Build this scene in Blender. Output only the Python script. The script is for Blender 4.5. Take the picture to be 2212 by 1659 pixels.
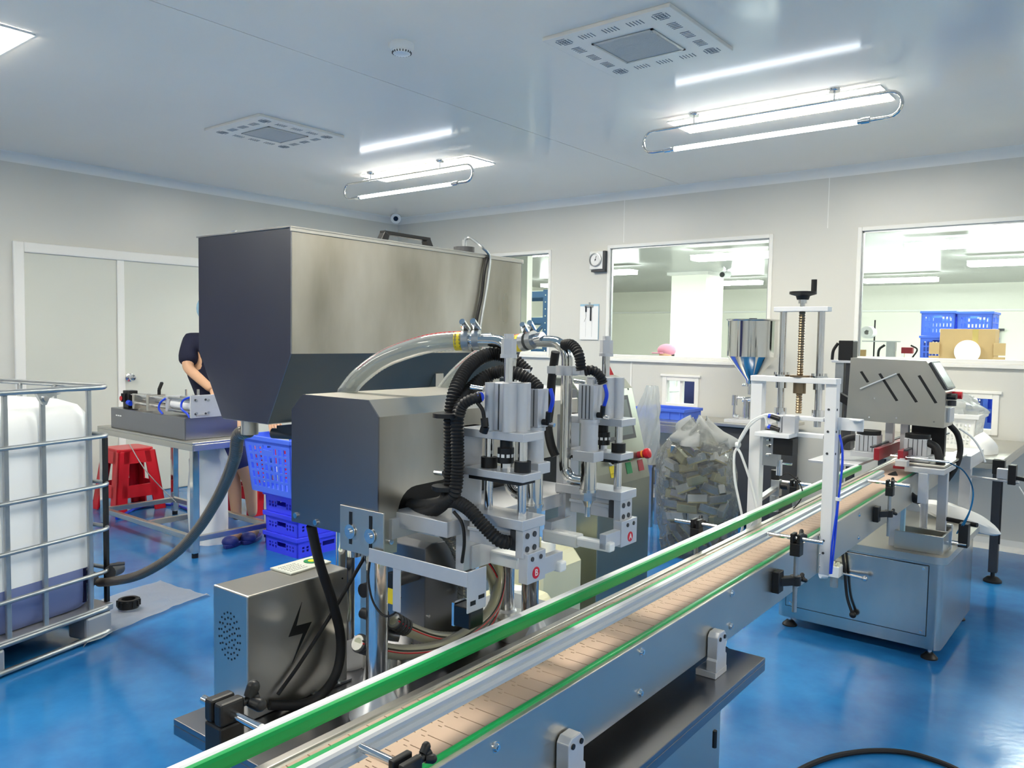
import bpy, bmesh, math, random
from mathutils import Vector, Matrix, noise
random.seed(7)
D = bpy.data
for o in list(D.objects): D.objects.remove(o, do_unlink=True)
SC = bpy.context.scene
COL = SC.collection
# ------------------------------------------------------------------ camera
W_PX, H_PX, F_PX = 2212, 1659, 1724.6
CAM = Vector((0, 0, 1.43))
yaw, pit, rol = map(math.radians, (38.769, 3.316, .955))
FWD = Vector((-math.sin(yaw)*math.cos(pit), math.cos(yaw)*math.cos(pit), -math.sin(pit)))
_r = Vector((math.cos(yaw), math.sin(yaw), 0)); _u = _r.cross(FWD)
RGT = _r*math.cos(rol) + _u*math.sin(rol); UPV = -_r*math.sin(rol) + _u*math.cos(rol)
cam = D.cameras.new('camera'); cam.sensor_fit = 'HORIZONTAL'; cam.sensor_width = 36
cam.lens = 36*F_PX/W_PX; cam.clip_start = .02; cam.clip_end = 60
camo = D.objects.new('camera', cam); COL.objects.link(camo)
m3 = Matrix((RGT, UPV, -FWD)).transposed()
camo.matrix_world = Matrix.Translation(CAM) @ m3.to_4x4()
SC.camera = camo
# ------------------------------------------------------------------ world, exposure
wd = D.worlds.new('world'); SC.world = wd; wd.use_nodes = True
wd.node_tree.nodes['Background'].inputs[0].default_value = (.75, .8, .85, 1)
wd.node_tree.nodes['Background'].inputs[1].default_value = .3
SC.view_settings.view_transform = 'Standard'; SC.view_settings.look = 'None'
SC.view_settings.gamma = 1; SC.view_settings.use_curve_mapping = False
SC.view_settings.exposure = 0.28
LED = 42.0

# ------------------------------------------------------------------ pixel rays to measure the photograph
def ray(x, y): return FWD + RGT*((x-W_PX/2)/F_PX) - UPV*((y-H_PX/2)/F_PX)
def at(x, y, X=None, Y=None, z=None, d=None):
    r = ray(x, y)
    if X is not None: t = X/r.x
    elif Y is not None: t = Y/r.y
    elif z is not None: t = (z-CAM.z)/r.z
    else: t = d
    return CAM + r*t
# conveyor frame: local x = across (v), local y = along (u)
TH = math.radians(1.5)
MC = Matrix.Translation((-.782, .778, 0)) @ Matrix.Rotation(TH, 4, 'Z')
MCI = MC.inverted()
def cv(v, u, z): return MC @ Vector((v, u, z))
def onv(x, y, v):
    o = MCI @ CAM; q = MCI @ (CAM+ray(x, y)) - o
    return o + q*((v-o.x)/q.x)
def onu(x, y, u):
    o = MCI @ CAM; q = MCI @ (CAM+ray(x, y)) - o
    return o + q*((u-o.y)/q.y)
def onz(x, y, z):
    o = MCI @ CAM; q = MCI @ (CAM+ray(x, y)) - o
    return o + q*((z-o.z)/q.z)

# ------------------------------------------------------------------ materials
def srgb(r, g, b):
    f = lambda c: (c/255/12.92 if c/255 <= .04045 else ((c/255+.055)/1.055)**2.4)
    return (f(r), f(g), f(b), 1)
MATS = {}
def mat(name, rgb=(200, 200, 200), rough=.5, metal=0, spec=.5, noise_amt=0, scale=8, bump=0, bscale=60, stretch=None,
        emit=0, trans=0, ior=1.45, alpha=1, coat=0, rvar=0, sss=0, mix=None, aniso=0):
    m = D.materials.new(name); m.use_nodes = True; MATS[name] = m
    nt = m.node_tree; b = nt.nodes['Principled BSDF']; L = nt.links
    c = srgb(*rgb)
    b.inputs['Base Color'].default_value = c
    b.inputs['Roughness'].default_value = rough; b.inputs['Metallic'].default_value = metal
    b.inputs['Specular IOR Level'].default_value = spec; b.inputs['IOR'].default_value = ior
    if trans: b.inputs['Transmission Weight'].default_value = trans
    if alpha < 1: b.inputs['Alpha'].default_value = alpha
    if coat: b.inputs['Coat Weight'].default_value = coat; b.inputs['Coat Roughness'].default_value = .08
    if sss: b.inputs['Subsurface Weight'].default_value = sss; b.inputs['Subsurface Radius'].default_value = (.02, .02, .02)
    if emit: b.inputs['Emission Color'].default_value = c; b.inputs['Emission Strength'].default_value = emit
    if noise_amt or bump or rvar or mix:
        tc = nt.nodes.new('ShaderNodeTexCoord'); mp = nt.nodes.new('ShaderNodeMapping')
        L.new(tc.outputs['Object'], mp.inputs[0])
        if stretch: mp.inputs['Scale'].default_value = stretch
        n = nt.nodes.new('ShaderNodeTexNoise'); n.inputs['Scale'].default_value = scale; n.inputs['Detail'].default_value = 5
        L.new(mp.outputs[0], n.inputs['Vector'])
        if noise_amt or mix:
            r = nt.nodes.new('ShaderNodeValToRGB'); r.color_ramp.elements[0].position = .3; r.color_ramp.elements[1].position = .7
            k = 1-noise_amt
            r.color_ramp.elements[0].color = srgb(*mix) if mix else (c[0]*k, c[1]*k, c[2]*k, 1)
            r.color_ramp.elements[1].color = c
            L.new(n.outputs['Fac'], r.inputs[0]); L.new(r.outputs[0], b.inputs['Base Color'])
        if rvar:
            mr = nt.nodes.new('ShaderNodeMapRange'); mr.inputs['From Min'].default_value = .3; mr.inputs['From Max'].default_value = .7
            mr.inputs['To Min'].default_value = max(.02, rough-rvar); mr.inputs['To Max'].default_value = rough+rvar
            L.new(n.outputs['Fac'], mr.inputs['Value']); L.new(mr.outputs[0], b.inputs['Roughness'])
        if bump:
            n2 = nt.nodes.new('ShaderNodeTexNoise'); n2.inputs['Scale'].default_value = bscale; n2.inputs['Detail'].default_value = 3
            L.new(mp.outputs[0], n2.inputs['Vector'])
            bp = nt.nodes.new('ShaderNodeBump'); bp.inputs['Strength'].default_value = bump; bp.inputs['Distance'].default_value = .01
            L.new(n2.outputs['Fac'], bp.inputs['Height']); L.new(bp.outputs[0], b.inputs['Normal'])
    return m
def clear_mat(name, rgb, fac, rough=.1, bump=0, bscale=40, milky=0):
    """thin clear sheet: see-through, with a fresnel gloss and a little milky scatter"""
    m = D.materials.new(name); m.use_nodes = True; MATS[name] = m
    nt = m.node_tree; L = nt.links; nt.nodes.clear()
    out = nt.nodes.new('ShaderNodeOutputMaterial')
    tr = nt.nodes.new('ShaderNodeBsdfTransparent'); tr.inputs[0].default_value = srgb(*rgb)
    gl = nt.nodes.new('ShaderNodeBsdfGlossy'); gl.inputs['Roughness'].default_value = rough
    fr = nt.nodes.new('ShaderNodeLayerWeight'); fr.inputs[0].default_value = fac
    mx = nt.nodes.new('ShaderNodeMixShader')
    if bump:
        tc = nt.nodes.new('ShaderNodeTexCoord'); n = nt.nodes.new('ShaderNodeTexNoise'); n.inputs['Scale'].default_value = bscale
        n.inputs['Detail'].default_value = 4; n.inputs['Distortion'].default_value = 1.5
        L.new(tc.outputs['Object'], n.inputs['Vector'])
        bp = nt.nodes.new('ShaderNodeBump'); bp.inputs['Strength'].default_value = bump; bp.inputs['Distance'].default_value = .03
        L.new(n.outputs['Fac'], bp.inputs['Height'])
        L.new(bp.outputs[0], gl.inputs['Normal']); L.new(bp.outputs[0], fr.inputs['Normal'])
    L.new(fr.outputs['Fresnel'], mx.inputs[0]); L.new(tr.outputs[0], mx.inputs[1]); L.new(gl.outputs[0], mx.inputs[2])
    last = mx
    if milky:
        df = nt.nodes.new('ShaderNodeBsdfDiffuse'); df.inputs[0].default_value = srgb(235, 238, 238)
        tl = nt.nodes.new('ShaderNodeBsdfTranslucent'); tl.inputs[0].default_value = srgb(235, 238, 238)
        m1 = nt.nodes.new('ShaderNodeMixShader'); m1.inputs[0].default_value = .5
        L.new(df.outputs[0], m1.inputs[1]); L.new(tl.outputs[0], m1.inputs[2])
        m2 = nt.nodes.new('ShaderNodeMixShader'); m2.inputs[0].default_value = milky
        L.new(mx.outputs[0], m2.inputs[1]); L.new(m1.outputs[0], m2.inputs[2]); last = m2
    L.new(last.outputs[0], out.inputs[0])
    return m
mat('wall', (216, 216, 209), .3, spec=.4, noise_amt=.03, scale=1.5)
mat('ceiling', (250, 243, 231), .12, spec=.1, noise_amt=.03, scale=1.2, bump=.02, bscale=2)
mat('trim', (240, 240, 235), .3)
mat('door', (214, 216, 206), .4)
mat('far_wall', (240, 239, 226), .4)
mat('steel', (208, 205, 197), .34, 1, noise_amt=.1, scale=3, rvar=.05)
mat('steel_v', (210, 206, 195), .34, 1, scale=5, stretch=(1, 1, .35), rvar=.08, mix=(166, 161, 146))
mat('steel_mid', (184, 182, 174), .33, 1, noise_amt=.08, scale=6, rvar=.04)  # dimmer steel copy: dark reflection on the capping head front put into colour
mat('steel_slope_dim', (132, 128, 120), .48, 1, noise_amt=.15, scale=5, rvar=.06)  # duller steel copy: the hopper slope's dark reflection is put into its colour
mat('steel_dark', (146, 147, 152), .3, 1, noise_amt=.07, scale=2.2, rvar=.03)  # darker steel copy, with the end faces' dark reflections put into the colour
mat('polished', (215, 215, 212), .08, 1)
mat('chrome', (225, 226, 228), .12, 1)
mat('alu', (206, 208, 212), .36, .4, noise_amt=.04, scale=30)
mat('alu_white', (236, 237, 238), .38, .1)
mat('galv', (176, 180, 182), .36, .85, noise_amt=.1, scale=25)
mat('black', (20, 21, 23), .45)
mat('rubber', (24, 24, 26), .6)
mat('black_gloss', (14, 15, 18), .2)
mat('dark_grey', (60, 62, 66), .5)
mat('slot_grey', (120, 124, 128), .6)
mat('far_floor', (170, 172, 172), .3)
mat('far_ceiling', (160, 162, 160), .25)
mat('hose_dark', (120, 112, 104), .3, .6)
mat('card_grey', (186, 190, 182), .5)
mat('mesh_grey', (196, 195, 190), .6, bump=.4, bscale=160)
mat('mesh_wire', (176, 176, 174), .5)
mat('rail_silver', (206, 208, 210), .34, .35)
mat('steel_gloss', (204, 202, 196), .2, 1, noise_amt=.12, scale=6, stretch=(1, 1, .15), rvar=.05)
mat('foil_white', (214, 214, 208), .4, .2)
mat('foil_pale', (196, 186, 140), .35, .45)
mat('green', (14, 158, 82), .3)
mat('belt', (202, 176, 156), .6, spec=.3, noise_amt=.05, scale=3)
mat('white_plastic', (236, 238, 236), .35)
mat('cream', (226, 224, 190), .4)
mat('blue', (84, 122, 250), .38)
mat('blue_deep', (66, 76, 250), .38)
mat('blue_tube', (30, 70, 215), .35)
mat('teal_tube', (30, 110, 160), .35)
mat('red', (205, 22, 40), .3)
mat('red_dark', (150, 30, 45), .4)
mat('yellow', (232, 208, 40), .45)
mat('orange', (240, 150, 40), .45)
mat('green_btn', (20, 120, 70), .4)
mat('paper', (240, 241, 240), .7)
mat('ink', (40, 42, 50), .7)
mat('gold', (200, 175, 110), .35, .8)
mat('foil', (176, 175, 168), .25, .75, noise_amt=.15, scale=20)
mat('foil_gold', (176, 164, 112), .3, .6)
mat('navy', (28, 32, 58), .85, noise_amt=.25, scale=12)
mat('navy_short', (44, 52, 108), .7)
mat('skin', (214, 170, 138), .5, sss=.1)
mat('skin_leg', (168, 128, 108), .5)
mat('cap_blue', (150, 190, 214), .8)
mat('pink', (226, 150, 172), .8)
mat('hair', (40, 34, 32), .6)
mat('slipper', (40, 52, 130), .5)
mat('card', (190, 158, 112), .75, noise_amt=.08, scale=10)
mat('rack_blue', (48, 92, 140), .45)
mat('tray_blue', (66, 104, 214), .4)
mat('brass', (140, 122, 98), .35, .9)
mat('screen', (120, 128, 126), .15)
mat('cab_paint', (168, 172, 160), .32, 1, noise_amt=.1, scale=4, rvar=.05)
mat('tank', (236, 238, 238), .35, trans=.0, sss=.25)
mat('liquid', (26, 28, 58), .12, coat=.3)
mat('liquid_haze', (112, 124, 168), .35)
mat('pallet_grey', (168, 170, 174), .45, .6)
mat('led', (255, 248, 232), .5, emit=LED)
mat('tube_lamp', (245, 250, 255), .5, emit=LED*.25)
mat('led_far', (250, 255, 250), .5, emit=LED*1.2)
clear_mat('glass', (246, 250, 248), .12, .02)
clear_mat('film', (226, 234, 238), .4, .1, bump=1.0, bscale=12, milky=.42)
clear_mat('bag_clear', (238, 240, 240), .3, .1, bump=1.0, bscale=14, milky=.13)
clear_mat('bag_milky', (238, 240, 240), .35, .15, bump=1.0, bscale=16, milky=.35)
clear_mat('hose_clear', (236, 240, 238), .5, .12, milky=.22)
clear_mat('hose_yellow', (240, 236, 200), .4, .15, milky=.4)
def floor_mat():
    m = mat('floor', (50, 122, 190), .16, spec=.5, coat=.0)
    nt = m.node_tree; L = nt.links; b = nt.nodes['Principled BSDF']
    tc = nt.nodes.new('ShaderNodeTexCoord')
    n1 = nt.nodes.new('ShaderNodeTexNoise'); n1.inputs['Scale'].default_value = 1.3; n1.inputs['Detail'].default_value = 6; n1.inputs['Roughness'].default_value = .65
    n2 = nt.nodes.new('ShaderNodeTexNoise'); n2.inputs['Scale'].default_value = 40; n2.inputs['Detail'].default_value = 4
    L.new(tc.outputs['Object'], n1.inputs[0]); L.new(tc.outputs['Object'], n2.inputs[0])
    r = nt.nodes.new('ShaderNodeValToRGB'); e = r.color_ramp.elements
    e[0].position = .36; e[0].color = srgb(34, 98, 160); e[1].position = .66; e[1].color = srgb(46, 130, 194)
    L.new(n1.outputs['Fac'], r.inputs[0]); L.new(r.outputs[0], b.inputs['Base Color'])
    mr = nt.nodes.new('ShaderNodeMapRange'); mr.inputs['To Min'].default_value = .07; mr.inputs['To Max'].default_value = .24
    L.new(n1.outputs['Fac'], mr.inputs['Value']); L.new(mr.outputs[0], b.inputs['Roughness'])
    bp = nt.nodes.new('ShaderNodeBump'); bp.inputs['Strength'].default_value = .04; bp.inputs['Distance'].default_value = .01
    L.new(n2.outputs['Fac'], bp.inputs['Height']); L.new(bp.outputs[0], b.inputs['Normal'])
floor_mat()

# ------------------------------------------------------------------ mesh helpers
def catmull(pts, per=8, closed=False):
    P = [Vector(p) for p in pts]; n = len(P); out = []
    if n < 3: return P
    rng = range(n) if closed else range(n-1)
    for i in rng:
        if closed: a, b, c, d = P[i-1], P[i], P[(i+1) % n], P[(i+2) % n]
        else:
            b, c = P[i], P[i+1]; a = P[i-1] if i else b*2-c; d = P[i+2] if i+2 < n else c*2-b
        for k in range(per):
            t = k/per
            out.append(.5*((2*b)+(c-a)*t+(2*a-5*b+4*c-d)*t*t+(3*b-a-3*c+d)*t**3))
    if not closed: out.append(P[-1])
    return out
def resample(pts, step):
    out = [pts[0]]; acc = 0
    for i in range(1, len(pts)):
        seg = (pts[i]-pts[i-1]).length; pos = 0
        while acc + seg - pos >= step:
            pos += step-acc; acc = 0
            out.append(pts[i-1].lerp(pts[i], pos/seg))
        acc += seg-pos
    out.append(pts[-1]); return out
class MB:
    def __init__(s, M=None): s.v = []; s.f = []; s.sm = []; s.M = M
    def add(s, vs, fs, smooth=False):
        o = len(s.v)
        s.v += [(s.M @ Vector(v)) if s.M else Vector(v) for v in vs]
        s.f += [tuple(i+o for i in f) for f in fs]; s.sm += [smooth]*len(fs)
        return s
    def box(s, x0, x1, y0, y1, z0, z1):
        return s.add([(x, y, z) for z in (z0, z1) for y in (y0, y1) for x in (x0, x1)],
                     [(0, 2, 3, 1), (4, 5, 7, 6), (0, 1, 5, 4), (2, 6, 7, 3), (0, 4, 6, 2), (1, 3, 7, 5)])
    def cb(s, c, sz): return s.box(c[0]-sz[0]/2, c[0]+sz[0]/2, c[1]-sz[1]/2, c[1]+sz[1]/2, c[2]-sz[2]/2, c[2]+sz[2]/2)
    def obox(s, c, sz, ax, up=(0, 0, 1)):
        """box of length sz[0] along ax, sz[1] across, sz[2] up"""
        a = Vector(ax).normalized(); b = Vector(up).cross(a)
        if b.length < 1e-4: b = Vector((1, 0, 0)).cross(a)
        b.normalize(); n = a.cross(b); c = Vector(c)
        vs = [c + a*(i*sz[0]/2) + b*(j*sz[1]/2) + n*(k*sz[2]/2) for k in (-1, 1) for j in (-1, 1) for i in (-1, 1)]
        return s.add(vs, [(0, 2, 3, 1), (4, 5, 7, 6), (0, 1, 5, 4), (2, 6, 7, 3), (0, 4, 6, 2), (1, 3, 7, 5)])
    def bar(s, p, q, w, h=None, up=(0, 0, 1)):
        p, q = Vector(p), Vector(q)
        return s.obox((p+q)/2, ((q-p).length, w, h or w), q-p, up)
    def cyl(s, p, q, r, r2=None, n=16, caps=True, smooth=True):
        p, q = Vector(p), Vector(q); r2 = r if r2 is None else r2
        a = (q-p).normalized(); t = Vector((1, 0, 0)) if abs(a.x) < .9 else Vector((0, 1, 0))
        b = a.cross(t).normalized(); c = a.cross(b)
        ring = lambda o, R: [o + (b*math.cos(k*2*math.pi/n)+c*math.sin(k*2*math.pi/n))*R for k in range(n)]
        s.add(ring(p, r)+ring(q, r2), [(k, (k+1) % n, n+(k+1) % n, n+k) for k in range(n)], smooth and n > 8)
        if caps:
            s.add(ring(p, r), [tuple(range(n-1, -1, -1))]); s.add(ring(q, r2), [tuple(range(n))])
        return s
    def vcyl(s, x, y, z0, z1, r, r2=None, n=16): return s.cyl((x, y, z0), (x, y, z1), r, r2, n)
    def tube(s, pts, r, n=10, per=6, closed=False, spline=True, ridge=0, step=None, caps=True, rfun=None):
        P = catmull(pts, per, closed) if spline else [Vector(p) for p in pts]
        if step: P = resample(P, step)
        m = len(P); T = []
        for i in range(m):
            a = P[(i-1) % m] if closed or i else P[i]; b = P[(i+1) % m] if closed or i < m-1 else P[i]
            T.append((b-a).normalized())
        ref = Vector((0, 0, 1)) if abs(T[0].z) < .9 else Vector((1, 0, 0))
        nb = T[0].cross(ref).normalized(); vs = []
        for i in range(m):
            nb = (nb - T[i]*nb.dot(T[i])).normalized(); bb = T[i].cross(nb)
            R = r + (ridge if i % 2 else 0) if ridge else r
            if rfun: R = rfun(i/(m-1))
            vs += [P[i] + (nb*math.cos(k*2*math.pi/n)+bb*math.sin(k*2*math.pi/n))*R for k in range(n)]
        fs = [(i*n+k, i*n+(k+1) % n, ((i+1) % m)*n+(k+1) % n, ((i+1) % m)*n+k) for i in range(m if closed else m-1) for k in range(n)]
        s.add(vs, fs, not ridge or n > 8)
        if caps and not closed:
            s.add(vs[:n], [tuple(range(n-1, -1, -1))]); s.add(vs[-n:], [tuple(range(n))])
        return s
    def lathe(s, prof, c=(0, 0, 0), n=24, ax='z', smooth=True):
        c = Vector(c); vs = []
        for r, h in prof:
            for k in range(n):
                a = k*2*math.pi/n; p = Vector((r*math.cos(a), r*math.sin(a), h))
                if ax == 'y': p = Vector((p.x, p.z, p.y))
                if ax == 'x': p = Vector((p.z, p.x, p.y))
                vs.append(c+p)
        fs = [(i*n+k, i*n+(k+1) % n, (i+1)*n+(k+1) % n, (i+1)*n+k) for i in range(len(prof)-1) for k in range(n)]
        s.add(vs, fs, smooth)
        return s
    def prism(s, poly, ax, a, b, smooth=False):
        """2-D outline extruded along ax from a to b; outline in the two other axes (x,y,z order)"""
        def P(p, h): return {'x': (h, p[0], p[1]), 'y': (p[0], h, p[1]), 'z': (p[0], p[1], h)}[ax]
        n = len(poly)
        s.add([P(p, a) for p in poly]+[P(p, b) for p in poly],
              [tuple(range(n-1, -1, -1)), tuple(range(n, 2*n))]+[(k, (k+1) % n, n+(k+1) % n, n+k) for k in range(n)], smooth)
        return s
    def ell(s, c, r, n=12, m=8):
        c = Vector(c); r = (r, r, r) if isinstance(r, (int, float)) else r
        vs = [c+Vector((0, 0, -r[2]))]+[c+Vector((r[0]*math.sin(math.pi*j/m)*math.cos(2*math.pi*k/n), r[1]*math.sin(math.pi*j/m)*math.sin(2*math.pi*k/n), -r[2]*math.cos(math.pi*j/m))) for j in range(1, m) for k in range(n)]+[c+Vector((0, 0, r[2]))]
        fs = [(0, 1+(k+1) % n, 1+k) for k in range(n)]
        fs += [(1+j*n+k, 1+j*n+(k+1) % n, 1+(j+1)*n+(k+1) % n, 1+(j+1)*n+k) for j in range(m-2) for k in range(n)]
        L = len(vs)-1; fs += [(L, L-n+k, L-n+(k+1) % n) for k in range(n)]
        return s.add(vs, fs, True)
    def grid(s, fn, nu, nv, smooth=True):
        return s.add([fn(i/nu, j/nv) for j in range(nv+1) for i in range(nu+1)],
                     [(j*(nu+1)+i, j*(nu+1)+i+1, (j+1)*(nu+1)+i+1, (j+1)*(nu+1)+i) for j in range(nv) for i in range(nu)], smooth)
    def mesh(s, name, origin):
        me = D.meshes.new(name)
        me.from_pydata([v-origin for v in s.v], [], s.f); me.validate()
        if len(me.polygons) == len(s.sm): me.polygons.foreach_set('use_smooth', s.sm)
        bm = bmesh.new(); bm.from_mesh(me); bmesh.ops.recalc_face_normals(bm, faces=bm.faces); bm.to_mesh(me); bm.free()
        me.set_sharp_from_angle(angle=math.radians(38)) if any(s.sm) else None
        me.update(); return me
    def build(s, name, m, parent=None, bev=0, label=None, cat=None, group=None, kind=None, seg=2, fix=True):
        if parent is not None:
            root = parent
            while root.parent: root = root.parent
            org = root.location.copy()
        else:
            xs = [v.x for v in s.v]; ys = [v.y for v in s.v]; zs = [v.z for v in s.v]
            org = Vector(((min(xs)+max(xs))/2, (min(ys)+max(ys))/2, min(zs)))
        me = s.mesh(name, org); o = D.objects.new(name, me); COL.objects.link(o)
        me.materials.append(MATS[m] if isinstance(m, str) else m)
        if parent is not None: o.parent = parent
        else: o.location = org
        if bev:
            md = o.modifiers.new('bevel', 'BEVEL'); md.width = bev; md.segments = seg; md.limit_method = 'ANGLE'; md.angle_limit = math.radians(40)
        return tag(o, label, cat, group, kind)
def tag(o, label=None, cat=None, group=None, kind=None):
    if label: o['label'] = label
    if cat: o['category'] = cat
    if group: o['group'] = group
    if kind: o['kind'] = kind
    return o
def thing(name, loc, label, cat, group=None):
    o = D.objects.new(name, None); o.empty_display_size = .05; COL.objects.link(o); o.location = loc
    return tag(o, label, cat, group)
def dup(root, loc, label=None, rotz=0):
    r = root.copy(); COL.objects.link(r); r.location = loc; r.rotation_euler = (0, 0, rotz)
    if label: r['label'] = label
    for ch in list(root.children):
        c = ch.copy(); COL.objects.link(c); c.parent = r
        for g in ch.children:
            d = g.copy(); COL.objects.link(d); d.parent = c
    return r
def mesh_copy(o, loc, parent=None, name=None):
    c = o.copy(); COL.objects.link(c); c.location = loc
    if parent is not None: c.parent = parent
    return c
def text_mesh(txt, size, loc, xdir, ydir, name, m, parent, depth=.0006, align='CENTER', **kw):
    cu = D.curves.new('t', 'FONT'); cu.body = txt; cu.size = size; cu.extrude = depth; cu.align_x = align; cu.align_y = 'CENTER'
    t = D.objects.new('t', cu); COL.objects.link(t)
    dg = bpy.context.evaluated_depsgraph_get(); me = D.meshes.new_from_object(t.evaluated_get(dg))
    D.objects.remove(t, do_unlink=True)
    X = Vector(xdir).normalized(); Y = Vector(ydir).normalized(); Z = X.cross(Y)
    R = Matrix((X, Y, Z)).transposed().to_4x4(); R.translation = Vector(loc)
    if parent is not None:
        root = parent
        while root.parent: root = root.parent
        R = Matrix.Translation(-root.location) @ R
    me.transform(R); me.materials.clear(); me.materials.append(MATS[m])
    o = D.objects.new(name, me); COL.objects.link(o)
    if parent is not None: o.parent = parent
    return tag(o, **kw)
def hexbolt(mb, p, ax, r=.006, h=.005):
    p = Vector(p); ax = Vector(ax).normalized()
    mb.cyl(p, p+ax*h*.3, r*1.25, n=12); mb.cyl(p+ax*h*.3, p+ax*h, r, r*.75, n=12)
# ================================================================== the room
XL, YB, XR, YR, ZC = -6.95, 6.48, 4.2, -4.2, 2.79
def struct(mb, name, m, parent=None, bev=0, label=None):
    return mb.build(name, m, parent, bev, kind='structure' if parent is None else None, label=label)
struct(MB().box(XL-.06, XR+.06, YR-.06, YB+.05, -.08, 0), 'floor', 'floor', label='glossy blue epoxy floor')
# ceiling: wide sandwich panels with a fine recessed joint between them
cl = MB().box(XL-.06, XR+.06, YR-.06, YB+.05, ZC+.02, ZC+.08)
ceil = struct(cl, 'ceiling', 'ceiling', label='glossy pale grey panel ceiling')
xs = [XL-.03, -3.288, .38, XR+.03]
for i in range(3):
    MB().box(xs[i]+.0025, xs[i+1]-.0025, YR-.03, YB+.03, ZC, ZC+.02).build('ceiling_panel', 'ceiling', ceil)
# windows in the back wall: (x0, x1, z0, z1) outer edge of the frame
WIN = [(-6.32, -4.725, 1.262, 2.31), (-4.07, -2.48, 1.256, 2.315), (-1.82, -.24, 1.30, 2.32)]
PAS = [(-3.455, -3.10, .83, 1.11), (-1.43, -.83, .80, 1.095)]
def wall_with_holes(x0, x1, z0, z1, holes, ya, yb, mb):
    xs = sorted({x0, x1, *[h[0] for h in holes], *[h[1] for h in holes]})
    for a, b in zip(xs, xs[1:]):
        cuts = sorted([(h[2], h[3]) for h in holes if h[0] <= a+1e-6 and h[1] >= b-1e-6]); z = z0
        for c0, c1 in cuts: mb.box(a, b, ya, yb, z, c0); z = c1
        mb.box(a, b, ya, yb, z, z1)
wb = MB(); wall_with_holes(XL-.06, XR+.06, 0, ZC, WIN+PAS, YB, YB+.05, wb)
struct(wb, 'wall_back', 'wall', label='white panel wall with three observation windows')
jn = MB()
wl = MB(); wl.box(XL-.06, XL, YR-.06, YB, 0, ZC)
struct(wl, 'wall_left', 'wall', label='white panel wall with a double door')
struct(MB().box(XR, XR+.06, YR-.06, YB, 0, ZC), 'wall_right', 'wall')
struct(MB().box(XL, XR, YR-.06, YR, 0, ZC), 'wall_rear', 'wall')
# flush joints of the wall panels, raised cover strips on the seams
jt = MB()
for x in (-3.9, -2.05): jt.box(x-.004, x+.004, YB-.0015, YB, 2.33, ZC-.05)
jt.box(-3.79, -3.775, YB-.006, YB, .06, 1.235)
struct(jt, 'trim_1', 'trim', label='thin white cover strips on wall seams')
# coved corners
def cove(mb, axis, a, b, cx, cz, sx, r=.055):
    """quarter-round cove in the corner (cx along wall normal, cz) running from a to b"""
    pts = []
    for k in range(7):
        t = k/6*math.pi/2
        pts.append((r-r*math.sin(t), r-r*math.cos(t)))
    poly = [(0, 0)]+[(p, q) for p, q in pts]
    P = [(cx+sx*p, cz[0]+cz[1]*q) for p, q in poly]
    n = len(P)
    vs = [(P[k][0], h, P[k][1]) if axis == 'y' else (h, P[k][0], P[k][1]) for h in (a, b) for k in range(n)]
    mb.add(vs, [(k, (k+1) % n, n+(k+1) % n, n+k) for k in range(n)], True)
struct((lambda m: (cove(m, 'x', XL, XR, YB, (ZC, -1), -1, .07), m)[1])(MB()), 'trim_2', 'trim', label='curved white cove where back wall meets ceiling')
struct((lambda m: (cove(m, 'y', YR, YB, XL, (ZC, -1), 1, .07), m)[1])(MB()), 'trim_3', 'trim', label='curved white cove where left wall meets ceiling')
bb = MB(); cove(bb, 'x', XL, XR, YB, (0, 1), -1, .05); bb.box(XL, XR, YB-.004, YB, 0, .075)
struct(bb, 'baseboard_back', 'trim')
bb = MB()
for a, b in ((-4, 2.42), (4.10, YB)): cove(bb, 'y', a, b, XL, (0, 1), 1, .05); bb.box(XL, XL+.004, a, b, 0, .075)
struct(bb, 'baseboard_left', 'trim')
# windows
def window(i, w, sash=False):
    x0, x1, z0, z1 = w; fw = .032 if not sash else .04; y0, y1 = YB-.012, YB+.06
    root = thing('window_%d' % i, ((x0+x1)/2, YB, z0), None, None); root['kind'] = 'structure'
    root['label'] = ['observation window behind the steel hopper', 'observation window above the small pass-through hatch', 'large observation window at the right',
                     'small pass-through hatch above the blue tray', 'pass-through hatch behind the white basket'][i-1]
    f = MB(); f.box(x0, x0+fw, y0, y1, z0, z1).box(x1-fw, x1, y0, y1, z0, z1).box(x0+fw, x1-fw, y0, y1, z1-fw, z1).box(x0+fw, x1-fw, y0, y1, z0, z0+fw)
    f.build('window_frame', 'trim', root, .004)
    if sash:
        MB().box(x0-.015, x1+.015, YB-.022, YB, z1-.004, z1+.016).build('window_lintel', 'trim', root, .003)
        xm = (x0+x1)/2
        MB().box(xm-.012, xm+.012, YB+.01, YB+.04, z0+fw, z1-fw).build('sash_rail', 'trim', root)
        MB().box(x0+fw, xm-.012, YB+.018, YB+.022, z0+fw, z1-fw).build('pane', 'glass', root)
        MB().box(xm+.012, x1-fw, YB+.030, YB+.034, z0+fw, z1-fw).build('pane', 'glass', root)
    else:
        MB().box(x0-.01, x1+.01, YB-.03, YB, z0-.028, z0).build('window_sill', 'trim', root, .004)
        g = .012
        b = MB(); b.box(x0+fw, x0+fw+g, YB+.012, YB+.03, z0+fw, z1-fw).box(x1-fw-g, x1-fw, YB+.012, YB+.03, z0+fw, z1-fw).box(x0+fw, x1-fw, YB+.012, YB+.03, z1-fw-g, z1-fw)
        b.build('glazing_bead', 'galv', root)
        MB().box(x0+fw, x1-fw, YB+.018, YB+.024, z0+fw, z1-fw).build('pane', 'glass', root)
for i, w in enumerate(WIN): window(i+1, w)
for i, w in enumerate(PAS): window(i+4, w, True)
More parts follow.
